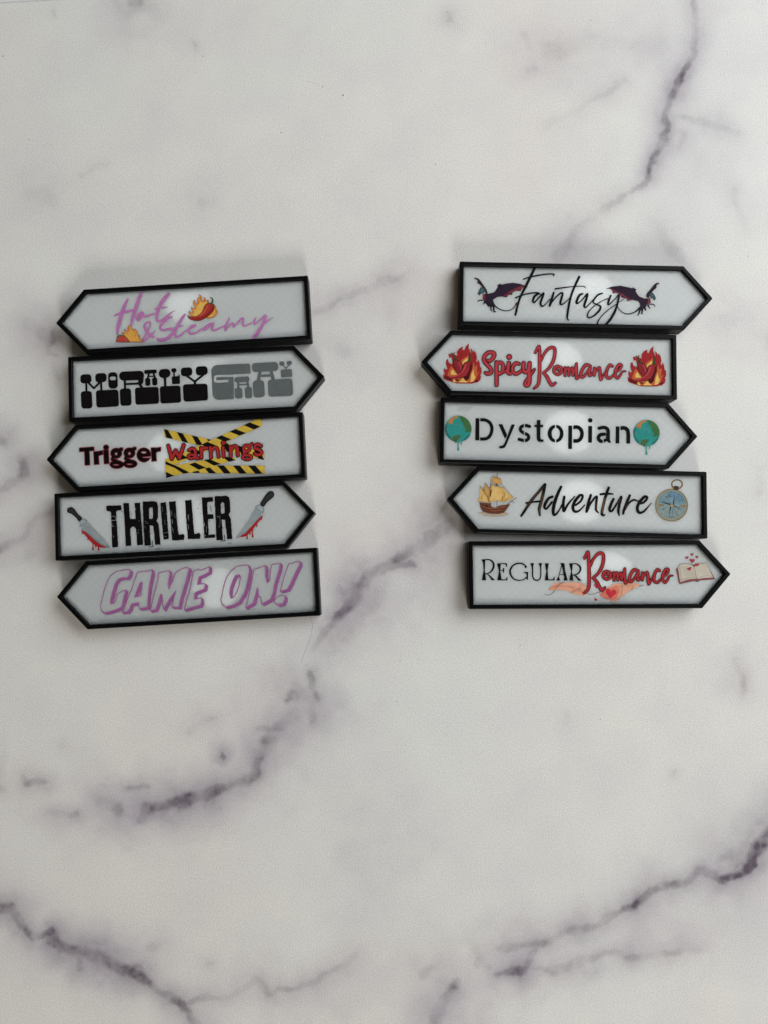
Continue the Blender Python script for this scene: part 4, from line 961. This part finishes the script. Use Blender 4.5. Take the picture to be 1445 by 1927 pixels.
# ---- 9. Adventure
def sign_adventure():
    S = Sign(-1, POSE['adventure'], 'fourth sign of the right stack, brushed black Adventure between a galleon and a compass', (1092, 943, .0135, .0110, .0018, 0.00118))
    Q, R = Frame(890, 885, 180), Frame(1060, 895, 240)
    K, BR = (22, 18, 18), (104, 76, 50)
    QR = lambda pts: R.pt(pts)
    lets = [uni(Q.st([(1078,215,22),(980,330,21),(880,450,22),(800,570,20),(722,690,16)]), Q.st([(1082,212,20),(1060,320,23),(1020,480,24),(993,590,22),(1002,682,13)]), Q.st([(795,495,13),(900,480,13),(1010,466,14)])),
        uni(Q.st([(1192,398,18),(1130,430,20),(1082,510,22),(1074,566,19),(1110,575,15),(1185,480,14)]), Q.st([(1322,250,19),(1270,360,24),(1217,520,25),(1204,640,23),(1232,672,17),(1290,610,13),(1335,520,10)])),
        uni(Q.st([(1370,402,19),(1356,500,22),(1358,608,21)]), R.st([(5,402,13),(50,320,11),(122,238,7)])),
        R.st([(135,335,10),(190,290,12),(214,232,13),(180,226,15),(126,290,17),(102,360,17),(120,404,15),(170,400,11),(235,335,8)]),
        R.st([(305,222,14),(277,310,16),(257,410,13),(300,320,11),(350,252,12),(374,242,13),(366,320,14),(366,390,13),(392,422,7)]),
        uni(R.st([(507,138,15),(475,230,16),(446,340,16),(431,430,16),(450,450,11),(466,440,6)]), R.st([(415,212,11),(480,206,13),(556,208,7)])),
        R.st([(562,265,14),(532,330,16),(517,388,15),(545,400,12),(600,320,11),(650,242,14),(631,320,15),(617,400,15),(627,452,8)]),
        uni(R.st([(747,226,14),(711,310,16),(682,390,15),(672,430,12)]), R.st([(690,390,9),(740,310,10),(790,276,11),(832,286,7),(842,296,4)])),
        R.st([(850,322,10),(910,300,12),(945,252,13),(912,241,16),(852,310,17),(832,370,17),(852,418,16),(900,410,12),(950,360,9),(992,308,4)])]
    gold = {0: [Q.st([(1060,240,3),(960,350,6),(860,475,5),(790,580,3)]), Q.st([(1052,350,5),(1015,520,8),(992,620,6),(998,660,3)])], 1: [Q.st([(1310,580,4),(1270,635,4)])], 3: [R.st([(190,385,3),(232,338,4)])], 4: [R.st([(360,300,3),(370,395,4)])],
            5: [R.st([(468,255,5),(446,340,10),(432,420,7)])], 6: [R.st([(600,330,3),(640,262,3)])], 7: [R.st([(700,370,3),(735,315,3)])], 8: [R.st([(935,372,3),(990,311,3)])]}
    for i, sh in enumerate(lets):
        o = S.put('letter', Lvl(sh, 0.1, rough=0.25, rs=3), K, layer=1 + i % 2)
        for g in gold.get(i, []): S.put('gold_streak', inter(g, sh), BR, o, layer=3)
    # galleon
    SAIL, SAIL2, SP = (208, 168, 90), (192, 144, 66), (82, 52, 38)
    hull = Q.pg([(88,480),(170,492),(250,500),(262,548),(330,566),(400,530),(555,512),(505,580),(462,640),(380,660),(230,652),(140,622),(105,560)])
    o = S.put('galleon_print', hull, (110, 62, 42), layer=2, label='printed sailing ship with tan sails')
    S.put('sea', Q.pg([(48,635),(130,636),(230,660),(380,664),(470,640),(545,660),(440,690),(300,698),(160,678)]), (182, 160, 134), o, layer=1)
    S.put('hull_plank', uni(Q.st([(110,520,5),(250,552,5)]), Q.st([(120,570,5),(300,600,5),(490,570,5)]), Q.st([(140,610,5),(300,632,5),(460,618,5)])), (76, 42, 32), o, layer=3)
    S.put('hull_light', uni(Q.st([(130,545,6),(280,580,7),(470,552,5)]), Q.st([(270,610,9),(400,606,9)])), (142, 84, 54), o, layer=3)
    S.put('hull_window', Q.pg([(180,526),(212,528),(212,562),(182,560)]), (44, 28, 28), o, layer=4)
    for p, c in [([(95,235),(155,312),(210,412),(250,462),(240,492),(150,470),(55,465),(100,380)], SAIL), ([(170,190),(272,312),(262,402),(205,402),(160,330)], SAIL2), ([(290,92),(410,126),(436,216),(350,200),(278,192)], SAIL2),
                 ([(268,215),(440,262),(472,380),(450,472),(350,458),(240,492),(212,430),(252,350)], SAIL), ([(440,232),(500,320),(602,415),(520,462),(450,490),(462,380)], SAIL)]:
        s2 = Q.pg(p)
        k = S.put('sail', s2, c, o, layer=4)
        S.put('sail_glow', Lvl(s2, -3.2, (-0.6, 0.8)), tuple(min(255, v + 12) for v in c), k, layer=5)
    S.put('sail_shade', uni(Q.st([(250,300,8),(235,380,12),(225,460,10)]), Q.st([(440,400,12),(430,460,12)]), Q.st([(140,360,6),(120,440,9)]), Q.st([(520,420,9),(470,460,8)])), (176, 126, 60), o, layer=6)
    S.put('spars', uni(Q.st([(356,50),(356,118)], 3.5), Q.st([(262,108),(262,262)], 3.5), Q.st([(355,462),(355,552)], 4), Q.st([(262,490),(262,545)], 4), Q.st([(288,88),(412,128)], 3), Q.st([(250,210),(442,264)], 3), Q.st([(94,232),(240,440)], 3), Q.st([(168,183),(278,318)], 3),
        Q.st([(500,522),(648,412)], 4), Q.st([(570,474),(622,487)], 3), Q.el(352,216,16,15), Q.el(260,250,9,16), Q.st([(158,250),(158,320)], 2.5), Q.st([(430,215),(600,415)], 1.5)), SP, o, layer=7)
    # compass
    c = S.put('compass_print', R.el(1220,335,186,184), (126, 110, 74), layer=1, label='printed brass compass with blue dial')
    S.put('rim_light', R.el(1218,335,176,174), (152, 142, 112), c, layer=2)
    S.put('dial', R.el(1224,332,162,160), (132, 154, 154), c, layer=3)
    S.put('dial_sky', inter(R.el(1224,332,160,158), Lvl(R.pg([(1060,150),(1400,150),(1400,320),(1300,330),(1225,318),(1150,325),(1060,300)]), 0, rough=1.4, rs=8)), (116, 148, 160), c, layer=4)
    S.put('dial_sky', inter(R.el(1228,332,158,156), R.pg([(1190,160),(1400,150),(1400,290),(1310,290),(1240,250)], True)), (98, 136, 156), c, layer=5)
    S.put('rose_lines', uni(R.ring(1224,332,150,148,1.5), R.ring(1224,332,96,95,1.2), *[R.st([(1224 + 30 * math.cos(a), 338 + 30 * math.sin(a)), (1224 + 128 * math.cos(a), 335 + 128 * math.sin(a))], 2) for a in (0.5, 1.0, 1.45, 2.2, 2.7, 3.6, 4.1, 5.3, 5.8)]), (86, 104, 108), c, layer=6)
    S.put('marks', uni(R.st([(1190,215),(1200,240)], 5), R.st([(1165,240),(1180,232)], 4), R.el(1175,230,6,5), R.st([(1210,215),(1213,250)], 2.5), R.st([(1110,375),(1135,390)], 3), R.ring(1285,442,9,9,2), R.st([(1190,466),(1250,470)], 2.5), R.st([(1330,265),(1345,275)], 3)), (62, 78, 84), c, layer=7)
    S.put('gold_pointer', uni(R.pg([(1060,335),(1098,318),(1140,335),(1098,352)]), R.pg([(1300,345),(1360,330),(1398,345),(1360,360)])), (140, 118, 84), c, layer=7)
    S.put('needle', uni(R.pg([(1075,292),(1220,322),(1218,338)]), R.pg([(1228,330),(1240,345),(1368,388)]), R.pg([(1234,330),(1256,195),(1248,330)]), R.pg([(1206,345),(1220,350),(1188,472)])), (34, 40, 44), c, layer=8)
    S.put('hub', R.el(1223,340,20,19), (164, 144, 104), c, layer=9)
    S.put('loop', R.ring(1282,98,60,50,8), (126, 102, 72), c, layer=2)
    S.put('knob', R.pg([(1250,115),(1302,122),(1296,164),(1244,158)]), (70, 50, 38), c, layer=3)

# ---- 10. Regular Romance
def sign_regular():
    S = Sign(1, POSE['regular'], 'bottom sign of the right stack, black REGULAR and red Romance lettering with open book', (1140, 1076, .0135, .0102, .0014, 0.00118))
    F, T = Frame(895, 1030, 210), Frame(1085, 1030, 260)
    K = (18, 18, 20)
    SK, SK2 = (224, 160, 130), (208, 134, 104)
    # hands tied by a red thread
    h1 = F.pg([(935,552),(1010,465),(1130,462),(1250,455),(1345,460),(1440,505),(1420,550),(1395,580),(1422,606),(1390,630),(1300,607),(1240,592),(1170,557),(1050,554)])
    h1 = Lvl(h1, 0.2, rough=0.8, rs=6)
    o = S.put('hand_print', h1, SK, layer=1, label='printed left hand in peach watercolour')
    S.put('hand_shade', inter(h1, uni(F.st([(940,545,14),(1030,500,16),(1130,500,10)]), F.st([(1250,580,10),(1330,540,16),(1380,600,12)]), F.st([(1180,500,10),(1260,520,16)]))), SK2, o, layer=2)
    S.put('hand_lines', uni(F.st([(1225,590,2.5),(1262,560,2.5),(1275,530,2)]), F.st([(1322,600,2),(1335,520,2.5),(1355,480,2)]), F.st([(1390,575,2),(1410,540,2)])), (150, 92, 76), o, layer=3)
    S.put('thread', F.st([(890,605,3.2),(930,620,3.2),(990,592,3),(1045,515,3),(1090,470,3),(1132,457,4)]), (92, 52, 48), o, layer=4)
    h2 = T.pg([(228,492),(280,450),(310,430),(380,388),(470,375),(580,362),(660,392),(600,430),(540,462),(480,502),(400,562),(345,566),(350,545),(290,532),(250,517)])
    h2 = Lvl(h2, 0.3, rough=1.1, rs=6)
    o2 = S.put('hand_print', h2, SK, layer=1, label='printed right hand in peach watercolour')
    S.put('hand_shade', inter(h2, uni(T.st([(250,500,12),(300,460,14),(330,540,14)]), T.st([(430,420,14),(560,390,16)]))), (210, 150, 118), o2, layer=2)
    S.put('hand_lines', uni(T.st([(428,548,2.5),(455,510,2.5),(470,440,2),(472,390,2)]), T.st([(575,445,2),(580,410,2),(572,390,2)])), (146, 88, 74), o2, layer=3)
    S.put('thread', uni(T.st([(72,462,2.4),(110,486,2.4),(160,490,2.4),(220,470,2.4),(275,452,2.4)]), T.st([(650,402,2.6),(672,403,3),(694,397,2)])), (84, 54, 56), o2, layer=4)
    S.put('watercolour_wash', inter(h2, Lvl(T.pg([(240,500),(300,440),(420,400),(440,470),(400,540),(320,545)], True), 0, rough=1.5, rs=7)), (214, 118, 92), o2, layer=3)
    S.put('heart', Lvl(T.heart(352, 480, 116, 0.15), 0, rough=0.7, rs=5), (198, 36, 54), o2, layer=4)
    S.put('heart', T.heart(205, 404, 62, 0.1), (190, 76, 108), o2, layer=4)
    S.put('heart', T.heart(193, 547, 34, 0.6), (186, 46, 62), o2, layer=4)
    S.put('heart', T.heart(268, 464, 30), (176, 44, 56), o2, layer=5)
    # REGULAR
    for sh in [uni(F.pg([(66,155),(118,158),(112,300),(130,426),(73,426),(95,300),(90,200)]), F.st([(108,160,7),(170,160,8),(214,190,12),(228,240,13),(205,298,11),(160,335,7),(108,345,5)]), F.pg([(125,346),(165,350),(202,385),(248,426),(198,426),(178,390),(150,356)])),
        uni(F.pg([(270,206),(320,210),(313,310),(332,428),(273,428),(295,310)]), F.st([(300,212),(385,212)], 7), F.pg([(372,204),(400,212),(402,262),(385,240)]), F.st([(310,303),(352,299)], 5), F.pg([(345,270),(364,266),(360,332),(345,322)]), F.st([(310,422),(392,421)], 7), F.pg([(408,374),(402,430),(378,422)])),
        uni(F.st([(648,252,9),(612,218,9),(550,206,9),(480,234,11),(440,300,12),(450,360,12),(490,410,9),(560,428,7),(620,415,6),(656,385,7)]), F.pg([(634,230),(660,245),(646,274),(626,258)]), F.pg([(608,320),(674,318),(669,430),(648,400),(652,344)])),
        uni(F.st([(726,215,13),(730,300,9),(731,370,9),(750,412,9),(790,428,8),(824,408,8),(837,360,8),(836,280,8),(832,215,12)]), F.pg([(698,205),(752,205),(738,245),(716,245)]), F.pg([(806,205),(857,205),(843,245),(822,245)])),
        uni(F.pg([(888,206),(940,206),(926,300),(937,427),(888,429),(908,310)]), F.st([(925,421),(1008,421)], 7), F.pg([(1022,374),(1013,430),(984,422)])),
        uni(F.st([(1110,215),(1064,400)], 5), F.pg([(1088,204),(1142,204),(1152,300),(1187,430),(1132,430),(1140,390),(1114,262)]), F.pg([(1038,430),(1088,430),(1074,385),(1058,385)]), F.st([(1085,352),(1146,350)], 4.5)),
        uni(F.pg([(1203,207),(1253,207),(1241,310),(1260,430),(1207,430),(1228,310)]), F.st([(1245,212,6),(1300,215,8),(1344,250,12),(1349,295,12),(1320,338,9),(1270,358,6),(1245,360,5)]), F.pg([(1260,360),(1297,362),(1332,400),(1371,432),(1323,432),(1290,385)]))]:
        S.put('letter', sh, K, layer=5)
    romance(S, T, lambda x, y: (0.970 * x + 0.028 * y + 40, -0.0085 * x + 0.972 * y - 12.5), (160, 34, 42), (54, 14, 18), 6)
    # open book
    cov = T.pg([(1034,232),(1072,178),(1360,186),(1442,332),(1290,344),(1258,362),(1225,350),(1075,384),(1065,372)])
    b = S.put('book_print', Lvl(cov, 0.2), (134, 72, 76), layer=1, label='printed open book with red cover and hearts rising')
    S.put('page', T.pg([(1050,212),(1073,178),(1150,170),(1200,186),(1226,206),(1252,332),(1180,330),(1080,366)]), (196, 188, 170), b, layer=2)
    S.put('page', T.pg([(1226,206),(1265,176),(1345,162),(1362,190),(1422,316),(1330,320),(1252,334)]), (202, 194, 176), b, layer=2)
    S.put('page_edges', uni(T.st([(1070,180),(1088,345)], 1.6), T.st([(1055,205),(1075,360)], 1.6), T.st([(1085,345),(1150,322),(1210,312),(1252,332)], 2), T.st([(1252,332),(1300,306),(1365,296),(1408,308)], 2), T.st([(1226,206),(1252,334)], 2.4), T.st([(1070,180),(1150,172),(1200,187),(1226,208)], 2), T.st([(1226,208),(1265,178),(1345,163)], 2), T.st([(1080,362),(1150,340),(1215,330)], 1.6)), (118, 92, 84), b, layer=3)
    S.put('text_lines', uni(*[T.st([(1098 + 3 * k, 205 + 18 * k), (1160, 195 + 18 * k), (1222 + 4 * k, 222 + 17 * k)], 1.1) for k in range(6)], *[T.st([(1246 + 4 * k, 216 + 16 * k), (1290, 194 + 17 * k), (1352 + 9 * k, 194 + 17 * k)], 1.1) for k in range(6)]), (160, 148, 132), b, layer=3)
    for (x, y, w, a) in [(1200,75,36,0),(1148,108,36,-0.1),(1252,101,34,0.15),(1203,140,56,0.1),(1256,183,46,0.1),(1174,225,48,-0.3)]:
        S.put('heart', T.heart(x, y, w, a), (166, 62, 72), b, layer=4)

for fn in (sign_hot, sign_morally, sign_trigger, sign_thriller, sign_game, sign_fantasy, sign_spicy, sign_dystopian, sign_adventure, sign_regular):
    fn()

# ------------------------------------------------------------------ small things lying on the sheet
def tube(name, pts, rad, mat, parent=None):
    """thin round strand through 3-D points"""
    P = catmull(np.array(pts, float), 6)
    co, fa = [], []; n = 6
    for i, p in enumerate(P):
        t = P[min(i + 1, len(P) - 1)] - P[max(i - 1, 0)]; t /= np.linalg.norm(t)
        s = np.cross(t, (0, 0, 1)); s /= np.linalg.norm(s); u = np.cross(s, t)
        r = rad * (0.55 + 0.45 * math.sin(math.pi * (0.12 + 0.8 * i / (len(P) - 1))))
        for k in range(n):
            a = 2 * math.pi * k / n
            co.append(tuple(p + (s * math.cos(a) + u * math.sin(a)) * r))
    for i in range(len(P) - 1):
        for k in range(n):
            fa.append((i * n + k, i * n + (k + 1) % n, (i + 1) * n + (k + 1) % n, (i + 1) * n + k))
    fa.append(tuple(range(n))[::-1]); fa.append(tuple((len(P) - 1) * n + k for k in range(n)))
    me = bpy.data.meshes.new(name); me.from_pydata(co, [], fa); me.materials.append(mat); me.update()
    return link(name, me, parent)
hm, hn, hl, hb = new_mat('dark_hair')
hno = hn.new('ShaderNodeTexNoise'); hno.inputs['Scale'].default_value = 500
hr = hn.new('ShaderNodeMapRange'); hr.inputs['To Min'].default_value = 0.012; hr.inputs['To Max'].default_value = 0.04
hl.new(hno.outputs['Fac'], hr.inputs['Value']); hl.new(hr.outputs[0], hb.inputs['Base Color']); hb.inputs['Roughness'].default_value = 0.5
J2 = Frame(540, 1020, 120)
def on_sheet(fr, pts, z):
    out = []
    for (x, y, dz) in pts:
        q = fr.pt([(x, y)])[0]; a, b = unproject(q[0], q[1], z + dz); out.append((float(a), float(b), z + dz))
    return out
KH = 1445.0 / 1156.0
tag(tube('hair_strand', on_sheet(J2, [(604 * KH, 1215 * KH, .0012), (645 * KH, 1310 * KH, .0007), (650 * KH, 1430 * KH, .0003), (610 * KH, 1600 * KH, .0002), (545 * KH, 1760 * KH, .0002), (490 * KH, 1900 * KH, .0002), (470 * KH, 1950 * KH, .0002)], 0.00006), 0.00004, hm),
    'thin dark hair curling from the lower right corner of the GAME ON! sign', 'hair')
def dust():
    rng = random.Random(5)
    spots = [(7,106,1.4),(646.5,179,1.8),(608,163,1.1),(599,159,.8),(592,156,.8),(583,154,.9),(56,263,1.0),(530,250,1.2),(281,360,.9),(383,106,1.1),(368,136,.9),(792,133,.9),(819,309,1.2),(913,80,.9),(1110,38,1.2),(817,380,.9),(978,1214,1.1),(752,1243,1.0),(746,1320,1.0),(786,1241,.9),(1129,1354,.9),(20,1274,.8),(1407,482,1.1),(180,1728,.7),(590,983.5,1.0),(583,929,.7),(703,322,.8)]
    spots += [(rng.uniform(0, 1445), rng.uniform(0, 1927), rng.uniform(.3, .6)) for _ in range(60)]
    bm = bmesh.new()
    for (px, py, r) in spots:
        x, y = unproject(px, py, 0.0); r = r * 0.00026 * 0.62
        inside = False
        mt = Matrix.Translation((x, y, 0.00005 + r * 0.3)) @ Matrix.Rotation(rng.uniform(0, 6.28), 4, 'Z') @ Matrix.Diagonal((r * rng.uniform(1.0, 2.0), r, r * 0.5, 1))
        bmesh.ops.create_icosphere(bm, subdivisions=1, radius=1.0, matrix=mt)
    me = bpy.data.meshes.new('dust'); bm.to_mesh(me); bm.free(); me.materials.append(hm)
    tag(link('dust', me), 'tiny dark dust specks scattered over the marble sheet', 'dust', kind='stuff')
dust()
